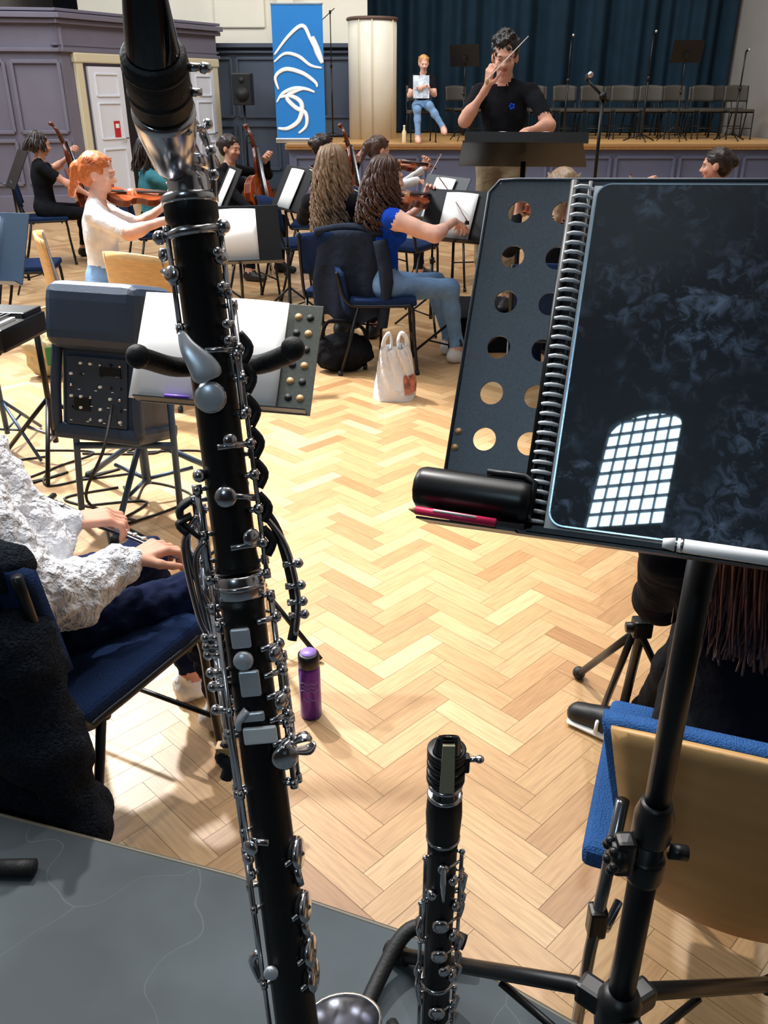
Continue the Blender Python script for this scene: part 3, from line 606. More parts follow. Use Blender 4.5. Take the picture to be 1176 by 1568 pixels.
g=G('tote_bag'); T_=cloth('tote_canvas',(196,180,140)); g.m(T_).sdf([('e',(0,0,.14),(.18,.09,.16),None,T_),('c',(-.12,0,.2),(.12,0,.2),.06,.06,T_)],.012,.03,(.02,12)); g.m(mat('tote_green_print',(50,120,70),.7)).box((0,-.095,.15),(.12,.02,.12),bev=.009); g.m(T_).tube(curve_pts([(-.1,0,.25),(-.06,-.02,.42),(.06,-.02,.42),(.1,0,.25)]),.01); g.done((-2.12,5.4,0),25)
# PA speaker on stand (left)
SPK=mat('speaker_blue_grey',(38,54,76),.5,bump=.15,bscale=300); g=G('stage_monitor_speaker'); 
g.M=Matrix.Translation((-1.08,3.42,.66))@Matrix.Rotation(radians(-16),4,'Z')@Matrix.Rotation(radians(-14),4,'X')@Matrix.Scale(1.04,4)
g.m(SPK); g.box((0,.0,0),(.34,.30,.56),bev=.04,seg=3); g.box((0,-.06,.17),(.40,.32,.25),bev=.07,seg=4); g.box((0,-.02,-.27),(.38,.30,.06),bev=.02)
for sx in (-1,1): g.tube(curve_pts([(sx*.18,-.14,.1),(sx*.175,-.165,-.1),(sx*.18,-.15,-.27)],4),.02,8)
g.m(mat('amp_panel',(60,70,84),.4,.3)).box((0,-.152,-.11),(.26,.02,.26),bev=.004)
random.seed(3)
for i in range(6):
    for j in range(6):
        if random.random()<.45: continue
        g.m(random.choice((SIL,BLKP,BLKP,PAPER))).cyl((-.105+.042*i,-.160,-.215+.042*j),(-.105+.042*i,-.174,-.215+.042*j),.0055,n=8)
g.m(BLKP).box((-.06,-.163,-.16),(.07,.006,.05)); g.box((.06,-.163,-.03),(.09,.006,.03)); g.m(PAPER)
for k in range(14): g.box((-.11+.018*k,-.163,-.225+.06*(k%4)),(.010,.003,.003))
g.m(BLKR).tube(curve_pts([(.08,-.18,-.15),(.12,-.3,-.3),(.05,-.3,-.50),(.2,-.2,-.58)]),.006,6)
g.M=Matrix(); g.m(BLUEST)
c=V((-1.06,3.50,0))
g.cyl(c+V((0,0,.08)),c+V((0,0,.45)),.02)
for k in range(3): a=radians(-95+120*k); e=c+V((.42*cos(a),.42*sin(a),.015)); g.tube([c+V((0,0,.30)),e],.014,6); g.tube([c+V((0,0,.10)),c.lerp(e,.5)+V((0,0,.11))],.009,6); g.m(BLKR).ball(e,.02); g.m(BLUEST)
for dx in (-.22,.2): g.tube([c+V((dx,-.25,.02)),c+V((dx*.9,-.12,.80))],.014,6)
g.tube([c+V((-.215,-.2,.34)),c+V((.195,-.2,.34))],.014,6)
g.done()
# keyboard on stand at left edge
g=G('digital_keyboard'); g.M=Matrix.Translation((-1.93,3.36,.82))@Matrix.Rotation(radians(-8),4,'Z'); g.m(BLKP).box((0,0,0),(1.1,.34,.09),bev=.015); g.box((0,.09,.05),(1.08,.14,.03),bev=.008); g.m(PAPER)
for i in range(45): g.box((-.515+i*.0233,-.08,.05),(.0222,.145,.014),bev=.002)
g.m(BLKP)
for i in range(45):
    if i%7 in (0,1,3,4,5): g.box((-.503+i*.0233,-.045,.062),(.012,.09,.014),bev=.002)
g.m(BLK)
for y in (-.1,.1): g.tube([(-.42,y,-.80),(.42,y,-.06)],.014,6); g.tube([(.42,y,-.80),(-.42,y,-.06)],.014,6)
g.tube([(-.42,-.2,-.80),(-.42,.2,-.80)],.014,6); g.tube([(.42,-.2,-.80),(.42,.2,-.80)],.014,6)
g.M=Matrix(); g.done()
g=G('instrument_stand'); g.m(BLK); c=V((-1.62,3.95,0))
for k in range(3): a=radians(-80+120*k); g.tube([c+V((0,0,.33)),c+V((.32*cos(a),.32*sin(a),.012))],.011,6); g.m(GREYM).tube([c+V((0,0,.13)),c+V((.16*cos(a),.16*sin(a),.16))],.009,6); g.m(BLK)
g.cyl(c+V((0,0,.1)),c+V((0,0,.75)),.014); g.done()
g=G('floor_cables'); g.m(BLKR)
for k in range(9):
    x,y=random.uniform(-2.2,-1.0),random.uniform(3.1,4.6); P=[(x,y,.006)]
    for j in range(6): x+=random.uniform(-.3,.4); y+=random.uniform(-.3,.3); P.append((max(-2.6,min(-.65,x)),max(2.7,y),.006))
    g.tube(curve_pts(P,8),.005,6)
g.done()
# purple bottle
g=G('purple_water_bottle'); g.m(PURP).lathe([(.033,0),(.036,.006),(.036,.19),(.034,.2),(.03,.208)],(0,0,0),(0,0,1),28); g.m(BLKP).lathe([(.033,.2),(.035,.205),(.035,.245),(.028,.25)],(0,0,0),(0,0,1),28); g.m(mat('lilac_lid',(150,120,200),.4)).cyl((0,0,.249),(0,0,.254),.026,n=24)
g.m(mat('lilac_print',(140,110,180),.5))
for z,w_ in ((.15,.03),(.135,.024),(.12,.03),(.085,.02)): g.tube([(.0362*sin(a),-.0362*cos(a),z+.004*sin(a*9)) for a in [(-w_+2*w_*i/8)/.036 for i in range(9)]],.002,5)
g.done((-.215,2.01,0),0,.88)
# ------------------------------------------------------------ riser
SLATE=mat('riser_vinyl_grey',(64,73,78),.65,var=.28,scale=4,bump=.1,bscale=8,spec=.3)
nt=SLATE.node_tree; N=nt.nodes; b=N['Principled BSDF']; 
ms=N.new('ShaderNodeTexVoronoi'); ms.feature='DISTANCE_TO_EDGE'; ms.inputs['Scale'].default_value=3.6
nzz=N.new('ShaderNodeTexNoise'); nzz.inputs['Scale'].default_value=3; tc=N.new('ShaderNodeTexCoord'); ad=N.new('ShaderNodeMix'); ad.data_type='RGBA'; ad.inputs[0].default_value=.35
nt.links.new(tc.outputs['Object'],nzz.inputs['Vector']); nt.links.new(tc.outputs['Object'],ad.inputs[6]); nt.links.new(nzz.outputs['Color'],ad.inputs[7]); nt.links.new(ad.outputs[2],ms.inputs['Vector'])
rr=N.new('ShaderNodeValToRGB'); rr.color_ramp.elements[0].color=(.3,.34,.34,1); rr.color_ramp.elements[1].position=.003; rr.color_ramp.elements[1].color=(0,0,0,1); nt.links.new(ms.outputs['Distance'],rr.inputs[0])
src=b.inputs['Base Color'].links[0].from_socket; mx=N.new('ShaderNodeMix'); mx.data_type='RGBA'; mx.blend_type='ADD'; mx.inputs[0].default_value=.12; nt.links.new(src,mx.inputs[6]); nt.links.new(rr.outputs[0],mx.inputs[7]); nt.links.new(mx.outputs[2],b.inputs['Base Color'])
g=G('riser_platform'); g.m(SLATE); E=[(-2.6,1.58),(-.80,1.26),(-.27,1.10),(.08,.965),(.29,.825),(1.0,.12),(1.7,-.9)]
g.plate(([(1.7,-2.6),(1.7,-.9)]+E[::-1][1:]+[(-2.6,-2.6)]),(0,0,0),(1,0,0),(0,1,0),.38)
g.m(mat('riser_edge_trim',(96,92,80),.5,.3)); g.tube([(x,y,.376) for x,y in E],.006,6)
g.done()
# ------------------------------------------------------------ clarinet tools
def ring(g,o,ax,r,w,m=SIL):
    g.m(m).lathe([(r-.002,-w/2),(r,-w/2+.001),(r,w/2-.001),(r-.002,w/2)],o,ax,24)
KR=1.18
g=G('clarinet'); o=V((.064,.677,1.078)); ax=V((-.002,0,-1))
def cp(s_,a=0,r=0): return o+ax*s_+V((cos(a)*r*KR,-sin(a)*r*KR,0))
def lt(g,prof,**k): g.lathe([(r*KR,z) for r,z in prof],o,ax,24)
g.m(EBONG); vs=[];n=20
prof=[(0,.0085,.002),(.004,.010,.0035),(.02,.0125,.008),(.04,.0142,.0125),(.055,.0148,.0148),(.072,.0145,.0145),(.074,.0125,.0125),(.086,.0125,.0125)]
fs=[]
for (z,rx,ry) in prof:
    rx*=KR; ry*=KR
    for j in range(n): a=2*pi*j/n; vs.append(o+ax*z+V((cos(a)*rx,-ry*sin(a)-(.0148*KR-ry)*.9,0)))
for i in range(len(prof)-1):
    for j in range(n): a=i*n+j;b_=i*n+(j+1)%n; fs.append((a,b_,b_+n,a+n))
fs.append(tuple(range(n))); g.add(vs,fs)
g.m(mat('reed_cane',(168,162,132),.4)).plate([(-.006,0),(.006,0),(.0075,-.062),(-.0075,-.062)],o+V((0,-.0178,-.006)),(1,0,0),(0,0,1),.0035)
g.m(BLKP); 
for z in (.030,.036,.046,.058,.066): lt(g,[(.0158,z-.003),(.0170,z-.002),(.0170,z+.002),(.0158,z+.003)])
g.box(o+ax*.047+V((.020,0,0)),(.008,.010,.02),bev=.002); g.m(SIL).cyl(o+ax*.042+V((.022,0,0)),o+ax*.042+V((.034,0,0)),.003); g.ball(o+ax*.042+V((.034,0,0)),(.005,.005,.004))
ring(g,o+ax*.075,ax,.0155*KR,.005)
g.m(EBON); lt(g,[(.0138,.088),(.0155,.091),(.0165,.115),(.0152,.145),(.015,.150)]); ring(g,o+ax*.089,ax,.0158*KR,.005); ring(g,o+ax*.150,ax,.0158*KR,.005)
g.m(EBON); lt(g,[(.0145,.153),(.0138,.165),(.0135,.37),(.0155,.385),(.0145,.39),(.0142,.40),(.0142,.60),(.018,.605)]); ring(g,o+ax*.385,ax,.0165*KR,.006)
g.m(EBON); lt(g,[(.018,.605),(.020,.62),(.024,.65),(.034,.68)])
def key(g,c,nrm,r,h=.006,m=SIL):
    c,nrm=V(c),V(nrm).normalized(); g.m(m).lathe([(r*.9,0),(r,.001),(r,h*.7),(r*.8,h),(r*.2,h*1.15)],c,nrm,16)
random.seed(5)
for (s0,s1,a) in ((.165,.245,.35),(.20,.33,.0),(.235,.375,.0),(.17,.30,2.6),(.25,.38,3.0),(.40,.55,.0),(.42,.58,.3),(.40,.56,2.8)):
    g.m(SIL).tube([cp(s0,a,.0185),cp(s1,a,.0185)],.0022,8)
    for q in (s0,(s0+s1)/2,s1): g.cyl(cp(q,a,.012),cp(q,a,.0185),.0018); g.ball(cp(q,a,.0187),.0036,nu=8,nv=6)
for s_,a,r in ((.178,1.57,.006),(.20,.9,.006),(.222,2.2,.006),(.245,.5,.007),(.268,1.57,.0095),(.292,.6,.0075),(.318,1.57,.0095),(.345,1.2,.0075),(.365,.4,.009),(.42,1.57,.010),(.45,1.57,.010),(.48,1.57,.010),(.505,.5,.012),(.43,.2,.007),(.54,1.3,.012)):
    key(g,cp(s_,a,.014),cp(s_,a,1)-cp(s_,a,0),r); g.m(SIL).tube([cp(s_,a,.018),cp(s_+.004,.35 if a<1.57 else .1,.019)],.0018,6)
for s0,a in ((.20,.15),(.215,.0),(.232,.1),(.25,.0),(.27,2.9),(.30,.2),(.335,.0),(.352,.2),(.345,3.0),(.41,.1),(.44,.1)): g.m(SIL).tube(curve_pts([cp(s0,a,.018),cp(s0+.012,a-.2,.023),cp(s0+.03,a-.1,.019)],4),[.002]*4+[.003]*4+[.002],6)
g.tube(curve_pts([cp(.17,1.57,.019),cp(.195,1.57,.021),cp(.225,1.5,.018)],5),[.002,.002,.003,.003,.0035,.0035,.003,.003,.002,.002,.002],8)
g.tube(curve_pts([cp(.36,2.9,.018),cp(.375,2.6,.024),cp(.40,2.4,.024),cp(.41,2.7,.018)],4),.003,6)
g.done()
g=G('clarinet_stand'); g.m(BLKR); c=V((.063,.677,.38)); g.lathe([(.03,.0),(.033,.03),(.02,.05),(.012,.07),(.009,.3)],c,(0,0,1)); 
for a in (20,110,200,290): a=radians(a); g.tube(curve_pts([c+V((0,0,.03)),c+V((.07*cos(a),.07*sin(a),.04)),c+V((.15*cos(a),.15*sin(a),.012))],4),[.012]*4+[.010]*5,8)
g.done()
# ------------------------------------------------------------ bass clarinet
g=G('bass_clarinet'); P0=V((-.159,.742,1.574)); P1=V((-.0852,.533,.829)); w=(P1-P0).normalized(); u=(V((1,0,0))-w*w.x).normalized(); fv=w.cross(u); 
if fv.y>0: fv=-fv
def B(s_,x=0,y=0): return P0+w*s_+u*x+fv*y
def Ba(s_,a,r): return P0+w*s_+u*(cos(a)*r)+fv*(sin(a)*r)
R=.0185
g.m(EBON).lathe([(.0215,0),(.022,.004),(.022,.018),(R,.024),(R,.30),(R+.001,.31),(.0205,.315)],P0,w,32)
g.lathe([(.0205,.338),(.0195,.35),(.019,.40),(.0195,.60),(.0215,.88),(.022,.95)],P0,w,32)
g.m(SIL).lathe([(.0205,.318),(.0222,.320),(.0222,.338),(.0205,.340)],P0,w,32); g.lathe([(.0228,.327),(.0228,.331)],P0,w,32); g.lathe([(.022,-.001),(.0232,.001),(.0232,.005),(.022,.007)],P0,w,32)
g.lathe([(.0222,.945),(.0235,.95),(.0235,.965),(.0222,.97)],P0,w,32)
cpz=curve_pts([B(.96),B(1.02),B(1.06,.005,-.02),B(1.075,.015,-.06),B(1.04,.020,-.10),B(.97,.024,-.12),B(.885,.028,-.125)],6); K=len(cpz)
rad=[.0215+.004*i/K+(.022*max(0,(i/K-.70)/.30)**2.2) for i in range(K)]
g.tube(cpz,rad,28,False); g.tube(cpz[::-1],[r_-.0015 for r_ in rad[::-1]],28,False)
er=cpz[-1]; ed=(cpz[-1]-cpz[-2]).normalized(); ex_,ey_,_=frame(ed)
g.tube([er+(ex_*cos(a)+ey_*sin(a))*rad[-1] for a in [2*pi*i/28 for i in range(29)]],.0022,8)
# neck
mb=V((-.163,.700,1.636)); mt=V((-.152,.621,1.718)); md=(mt-mb).normalized()
nk=curve_pts([P0-w*-.002,P0-w*.018,P0-w*.034+V((0,-.002,0)),mb-md*.018,mb],6)
g.m(SIL).tube(nk,[.0165]*6+[.0135]*3+[.013]*6+[.014]*4+[.0155]*(len(nk)-19),28)
g.lathe([(.0135,-.056),(.016,-.050),(.0225,-.014),(.0235,.0),(.0235,.004),(.021,.006)],mb,md,32)
g.lathe([(.0175,-.03),(.019,-.028),(.019,-.022),(.0175,-.02)],P0,w,28)
g.m(GREYM).box(P0-w*.014+V((0,.01,0)),(.03,.02,.022),bev=.004)
g.m(SIL).tube(curve_pts([B(.006,.020,.004),B(-.02,.024,.012),B(-.045,.020,.016),mb+V((.018,-.008,-.012))],5),[.0028]*16,8)
g.tube([B(-.06,.012,.02),B(-.02,.027,.0)],.0025,8); 
for q in (-.05,-.03,-.012): g.ball(B(q,.024,.012),.0045,nu=8,nv=6)
# mouthpiece
n=24; vs=[];fs=[]; mu=V((1,0,0)); mu=(mu-md*mu.dot(md)).normalized(); mf=md.cross(mu); 
if mf.y>0: mf=-mf
prof=[(.0,.0165,.0165),(.004,.0175,.0175),(.012,.0195,.0195),(.05,.0190,.0188),(.075,.0165,.0145),(.10,.0135,.008),(.116,.011,.003),(.119,.009,.001)]
for (z,rx,ry) in prof:
    for j in range(n): a=2*pi*j/n; vs.append(mb+md*z+mu*(cos(a)*rx)+mf*(sin(a)*ry)-mf*(.0188-ry)*.8)
for i in range(len(prof)-1):
    for j in range(n): a=i*n+j;b_=i*n+(j+1)%n; fs.append((a,b_,b_+n,a+n))
fs.append(tuple((len(prof)-1)*n+j for j in range(n))); g.m(EBONG).add(vs,fs)
g.m(BLKR).lathe([(.0205,.008),(.0225,.010),(.0225,.052),(.0205,.054)],mb,md,32)
for q in (.02,.042): g.lathe([(.0226,q),(.0234,q+.002),(.0226,q+.004)],mb,md,32)
g.m(SIL).cyl(mb+md*.044+mu*.02,mb+md*.044+mu*.034,.003); g.ball(mb+md*.044+mu*.034,(.005,.004,.004)); g.cyl(mb+md*.022+mu*.02,mb+md*.022+mu*.03,.003)
def rods(s0,s1,x,y,n_=3,r=.0023,m=SIL):
    g.m(m).tube([B(s0,x,y),B(s1,x,y)],r,8); ang=math.atan2(y,x)
    for i in range(n_):
        q=s0+(s1-s0)*i/(n_-1); g.cyl(Ba(q,ang,.015),B(q,x,y),.0022); g.ball(B(q,x,y),.0038,nu=10,nv=6)
        g.tube([B(q-.004,x,y),B(q+.004,x,y)],r*1.5,8)
rods(.028,.105,-.019,.014,3); rods(.031,.18,.0235,.010,4); rods(.09,.32,.026,.006,5); rods(.12,.31,.024,-.006,3)
rods(.24,.32,-.024,.010,3,.003); rods(.25,.47,-.029,.004,5,.0026); rods(.26,.44,-.026,-.008,4,.0026)
rods(.345,.58,-.0245,.012,5,.0026); rods(.36,.60,-.020,.018,4,.0022); rods(.42,.72,-.0265,.006,4,.0022); rods(.34,.52,.027,.006,4,.0026); rods(.40,.52,.030,-.004,3,.0024); rods(.56,.80,-.024,.012,4)
g.m(SIL); g.tube([B(.032,-.024,.012),B(.030,-.005,.022),B(.028,.024,.012)],[.0035,.0045,.0035],8); g.ball(B(.032,-.026,.012),.006); g.ball(B(.028,.026,.010),.006)
key(g,B(.062,-.018,.012),(-.5,-.8,.3),.0075); g.m(SIL).tube([B(.062,-.02,.016),B(.058,-.028,.008)],.003,6); key(g,B(.045,-.024,.004),(-.9,-.4,.1),.006); key(g,B(.052,.02,.012),(.7,-.6,.1),.006)
for q in (.048,.075,.105,.118): g.m(SIL).tube([B(q,.014,.012),B(q,.026,.012)],.003,6); g.ball(B(q,.020,.017),.0045)
PAL=mat('satin_silver_plate',(214,218,226),.3,.35)
g.m(PAL).tube(curve_pts([B(.108,-.018,.017),B(.122,-.012,.0225),B(.138,-.002,.024),B(.149,.002,.024)],5),[.003,.0035,.0045,.0055,.0065,.0075,.0085,.0095,.0105,.0115,.012,.0125,.0125,.012,.0105,.008],12,True,.3,u)
key(g,B(.163,.0,.0195),fv,.0125,.005,PAL); g.m(SIL).lathe([(.0125,0),(.0135,.001),(.0135,.002),(.0125,.003)],B(.163,.0,.0195),fv,20)
key(g,B(.247,.002,.0185),fv,.0095,.007); g.m(SIL).tube([B(.247,.008,.02),B(.252,.024,.008)],.003,6); g.ball(B(.228,-.02,.012),.006)
for i,q in enumerate((.125,.150,.178,.205,.232,.262,.292)):
    g.m(SIL).tube([B(q,.0,.0195) if i%3==0 else B(q,.018,.010),B(q,.026,.008)],.0028,8); g.ball(B(q,.026,.008),.005,nu=10,nv=6)
    g.m(BLKR).tube(curve_pts([B(q-.012,.027,.004),B(q,.034,.002),B(q+.012,.028,.004)],4),[.004]*9,8)
g.m(SIL); key(g,B(.20,.010,.0165),fv+u*.4,.006); key(g,B(.285,.016,.012),fv+u*.8,.008)
g.m(BLKR).tube(curve_pts([B(.248,-.030,.006),B(.256,-.042,.006),B(.268,-.040,.01),B(.282,-.026,.014)],4),[.005,.006,.007,.007,.007,.007,.006,.006,.005,.005,.004,.004,.003],8,True,.5)
g.tube(curve_pts([B(.262,-.032,.01),B(.268,-.044,.012),B(.278,-.036,.014)],4),.0055,8,True,.5)
g.m(SIL)
for x0,q0,q1 in ((-.034,.262,.345),(-.038,.270,.37),(-.030,.285,.39)): g.tube(curve_pts([B(q0,x0+.008,.012),B(q0+.02,x0-.004,.010),B(q1-.02,x0,.008),B(q1,x0+.006,.010)],5),.0032,8)
for i,q in enumerate((.372,.380,.388,.405,.418,.44)): g.tube([B(q,-.018,.014),B(q,-.034,.010)],[.003,.0042],8); g.ball(B(q,-.034,.010),.005,nu=10,nv=6)
g.m(BLKR).tube(curve_pts([B(.262,.028,.0),B(.285,.038,-.004),B(.32,.044,-.006),B(.36,.046,-.004),B(.385,.040,0)],5),.0045,8)
g.m(SIL).tube(curve_pts([B(.27,.030,.002),B(.30,.045,.0),B(.345,.050,.0),B(.38,.044,.002)],5),.0028,8)
for q in (.315,.335,.35,.362): g.tube([B(q,.040,0),B(q,.054,.0)],.003,6); g.ball(B(q,.054,0),.0045,nu=8,nv=6)
def fp(s_,x,ww_,hh_,m=SIL,rr=0.):
    o=B(s_,x,.0215); R3=Matrix((u,-w,fv)).transposed(); g.m(m).box(o,(ww_,hh_,.005),R3,bev=.0024,seg=4)
fp(.372,-.001,.017,.018,PAL); key(g,B(.392,-.001,.0205),fv,.0088,.006,PAL); fp(.414,.002,.018,.024,PAL)
g.m(PAL).tube(curve_pts([B(.438,-.004,.022),B(.447,-.012,.024),B(.455,-.014,.020)],4),.0045,8,True,.6); fp(.445,.0,.022,.009,PAL); fp(.463,.005,.030,.016,mat('pearl_white_touch',(240,242,244),.25)); 
for i,q in enumerate((.36,.385,.41,.43,.452,.475)):
    g.m(SIL).tube([B(q,.014,.018),B(q,.028,.008)],.0028,8); g.ball(B(q,.029,.006),.0055,nu=10,nv=6)
    if i%2: key(g,B(q+.006,.024,.012),(.8,-.6,.1),.008)
g.m(SIL).lathe([(.011,0),(.0125,.001),(.0125,.006),(.010,.008)],B(.488,.022,.012),(.35,-.9,.2),24); g.tube(curve_pts([B(.478,.03,.010),B(.474,.042,.008),B(.478,.048,.006)],4),[.004,.005,.006,.007,.0075,.007,.006,.005,.003],8,True,.4)
g.tube(curve_pts([B(.486,.03,.010),B(.488,.044,.006),B(.482,.05,.004)],4),[.004,.005,.006,.007,.0075,.007,.006,.005,.003],8,True,.4)
for q in (.592,.648,.695,.722): 
    d_=(u*.99+fv*.12).normalized(); g.m(SIL).lathe([(.014,0),(.0155,.001),(.0155,.004),(.013,.006),(.004,.007)],P0+w*q+d_*.020,d_,24); g.tube([P0+w*q+d_*.027,P0+w*q+u*.012+fv*.021],.0025,8)
    g.m(BLKR).lathe([(.0155,-.004),(.0155,.0)],P0+w*q+d_*.020,d_,24)
for q in (.60,.655,.70): g.m(SIL).tube([B(q,.020,.010),B(q+.02,.022,.010)],.004,8)
g.m(SIL); key(g,B(.572,-.016,.017),fv-u*.6,.008); g.tube([B(.568,-.022,.014),B(.568,.0,.021)],.0035,8); key(g,B(.585,-.02,.014),fv-u*.9,.006)
g.m(BLKR).tube(curve_pts([B(.478,-.030,.0),B(.49,-.038,.0),B(.50,-.032,.0),B(.512,-.036,.0)],4),.006,8); g.m(TAN).box(B(.482,-.034,.0),(.014,.012,.008),bev=.002)
key(g,B(.702,-.014,.0185),fv,.007,.005,PAL); g.m(SIL).tube(curve_pts([B(.69,-.026,.006),B(.70,-.034,.004),B(.72,-.028,.006)],4),.004,8)
g.tube([B(.985,.0,.0),V((-.06,.47,.39))],.005,8); g.m(BLKR).ball((-.06,.47,.393),.012)
g.done()
g=G('bass_clarinet_stand'); g.m(BLKR); f0=B(.125,0,-.030)
g.tube(curve_pts([f0+V((-.050,-.062,.012)),f0+V((-.046,-.054,.008)),f0+V((-.030,-.022,-.008)),f0+V((0,.0,-.012)),f0+V((.038,-.022,-.006)),f0+V((.068,-.054,.012)),f0+V((.073,-.060,.018))],6),.0085,12)
g.ball(f0+V((-.051,-.063,.013)),.0100); g.ball(f0+V((.074,-.062,.019)),.0100)
g.m(BLK); g.tube([f0+V((0,.004,-.01)),B(.5,.0,-.045),B(.9,.0,-.055)],[.008,.0095,.011],10)
hub=B(.9,0,-.055)
for a in (30,160,262): a=radians(a); g.tube(curve_pts([hub,hub+V((.05*cos(a),.05*sin(a),.0)),V((hub.x+.22*cos(a),hub.y+.22*sin(a),.39))],5),.011,10)
g.tube([hub,V((hub.x,hub.y,.46))],.012,10)
g.done()
g=G('stand_foot'); g.m(BLKR); g.tube([(-.95,1.10,.395),(-.66,1.105,.395)],[.012,.012],12); g.tube([(-.70,1.105,.395),(-.63,1.105,.395)],[.015,.016],12); g.tube([(-.95,1.10,.395),(-1.3,1.09,.43)],.012,10); g.done()
# ------------------------------------------------------------ music stand with tablet (right)
DO=V((.130,.606,1.341)); e1=V((.935,-.350,.028)).normalized(); e2=V((.159,.497,.854)); e2=(e2-e1*e2.dot(e1)).normalized(); nn=e1.cross(e2)
DM=Matrix(((e1.x,e2.x,nn.x,DO.x),(e1.y,e2.y,nn.y,DO.y),(e1.z,e2.z,nn.z,DO.z),(0,0,0,1)))
DESK=mat('desk_slate_powdercoat',(84,90,98),.4,.25,var=.12,scale=450,bump=.05,bscale=900)
g=G('perforated_music_stand'); g.M=DM; g.m(DESK); zt=-.010; th=.0016
def holecell(x0,x1,y0,y1,r):
    cx,cy=(x0+x1)/2,(y0+y1)/2; n=24; vs=[];fs=[]
    sq=[]
    for j in range(n):
        a=2*pi*j/n; c_,s_=cos(a),sin(a); k=1/max(abs(c_)/((x1-x0)/2),abs(s_)/((y1-y0)/2)); sq.append((cx+c_*k,cy+s_*k))
    for q in (pi/4,3*pi/4,5*pi/4,7*pi/4):
        j=round(q/(2*pi)*n)%n; sq[j]=(x1 if cos(q)>0 else x0,y1 if sin(q)>0 else y0)
    for z in (zt,zt-th):
        for j in range(n): a=2*pi*j/n; vs.append((cx+r*cos(a),cy+r*sin(a),z))
        for j in range(n): vs.append((sq[j][0],sq[j][1],z))
    for j in range(n):
        k=(j+1)%n; fs+= [(j,k,n+k,n+j)[::-1],(2*n+j,2*n+k,3*n+k,3*n+j),(j,k,2*n+k,2*n+j)]
    g.add(vs,fs,False)
xs=[-.083,-.045,-.008]; ys=[.046+.0395*i for i in range(7)]
for i in range(2):
    for j in range(6): holecell(xs[i],xs[i+1],ys[j],ys[j+1],.0098)
def flatbox(x0,x1,y0,y1,bev=0): g.box(((x0+x1)/2,(y0+y1)/2,zt-th/2),(x1-x0,y1-y0,th),bev=bev)
flatbox(-.093,-.083,.0,.284); flatbox(-.008,.40,-.008,.292); flatbox(-.083,-.008,.283,.292); flatbox(-.083,-.008,-.008,.046); flatbox(-.088,-.083,.284,.288)
g.tube([(-.093,-.004,zt),(-.093,.280,zt),(-.085,.291,zt),(-.07,.292,zt),(.4,.292,zt)],.0016,8)
g.m(BLK).box((.154,-.0095,.003),(.49,.002,.027)); g.box((-.06,-.0095,.010),(.08,.002,.040))
for i in range(2): g.m(TAN).cyl((-.088+.001*i,.056+.014*i,zt+.0002),(-.088+.001*i,.056+.014*i,zt+.0006),.003)
g.M=Matrix(); g.m(BLK); pc=V((.298,.70,0))
hb=DM@V((.155,.11,-.012)); g.box(hb+V((0,.015,-.01)),(.05,.035,.07),bev=.008)
g.cyl(pc+V((0,.0,1.30)),hb+V((0,.02,0)),.011); g.cyl(pc+V((0,0,.90)),pc+V((0,0,1.31)),.0135,n=24); g.cyl(pc+V((0,0,.50)),pc+V((0,0,.935)),.0165,n=24)
g.m(BLKP).lathe([(.020,.90),(.022,.905),(.022,.935),(.018,.95),(.0165,.955)],pc,(0,0,1)); g.lathe([(.020,.84),(.021,.845),(.021,.87),(.019,.875)],pc,(0,0,1))
g.box(pc+V((-.03,-.008,.885)),(.022,.022,.05),bev=.005); g.cyl(pc+V((-.045,-.01,.885)),pc+V((-.03,-.01,.885)),.018); g.cyl(pc+V((.02,-.008,.89)),pc+V((.04,-.01,.888)),.009)
for k in range(6): a=k*pi/3; g.ball(pc+V((-.045,-.01+.016*cos(a),.885+.016*sin(a))),.006,nu=8,nv=6)
g.lathe([(.022,.57),(.028,.575),(.028,.62),(.02,.64)],pc,(0,0,1)); g.m(BLK)
for a in (140,285,30):
    a=radians(a); d_=V((cos(a),sin(a),0)); e=pc+d_*.36+V((0,0,.395)); g.tube([pc+d_*.025+V((0,0,.60)),pc+d_*.06+V((0,0,.595)),e],.0115,10); g.m(BLKP).box(pc+d_*.035+V((0,0,.60)),(.04,.03,.035),Matrix.Rotation(a,3,'Z'),bev=.006)
    g.m(BLK).tube([pc+V((0,0,.47)),pc+d_*.17+V((0,0,.50))],.006,8); g.m(BLKR).tube([e-d_*.02+V((0,0,.008)),e+d_*.02+V((0,0,-.002))],.014,10); g.m(BLK)
g.cyl(pc+V((0,0,.44)),pc+V((0,0,.52)),.019); g.done()
g=G('instrument_stand_leg'); g.m(BLKR).tube(curve_pts([(.13,.93,.425),(.075,.945,.44),(.035,.94,.435),(-.005,.885,.41),(-.04,.80,.395),(-.05,.70,.395)],6),.0125,12); g.ball((.065,.947,.44),.019); g.ball((-.05,.70,.395),.014); g.done()
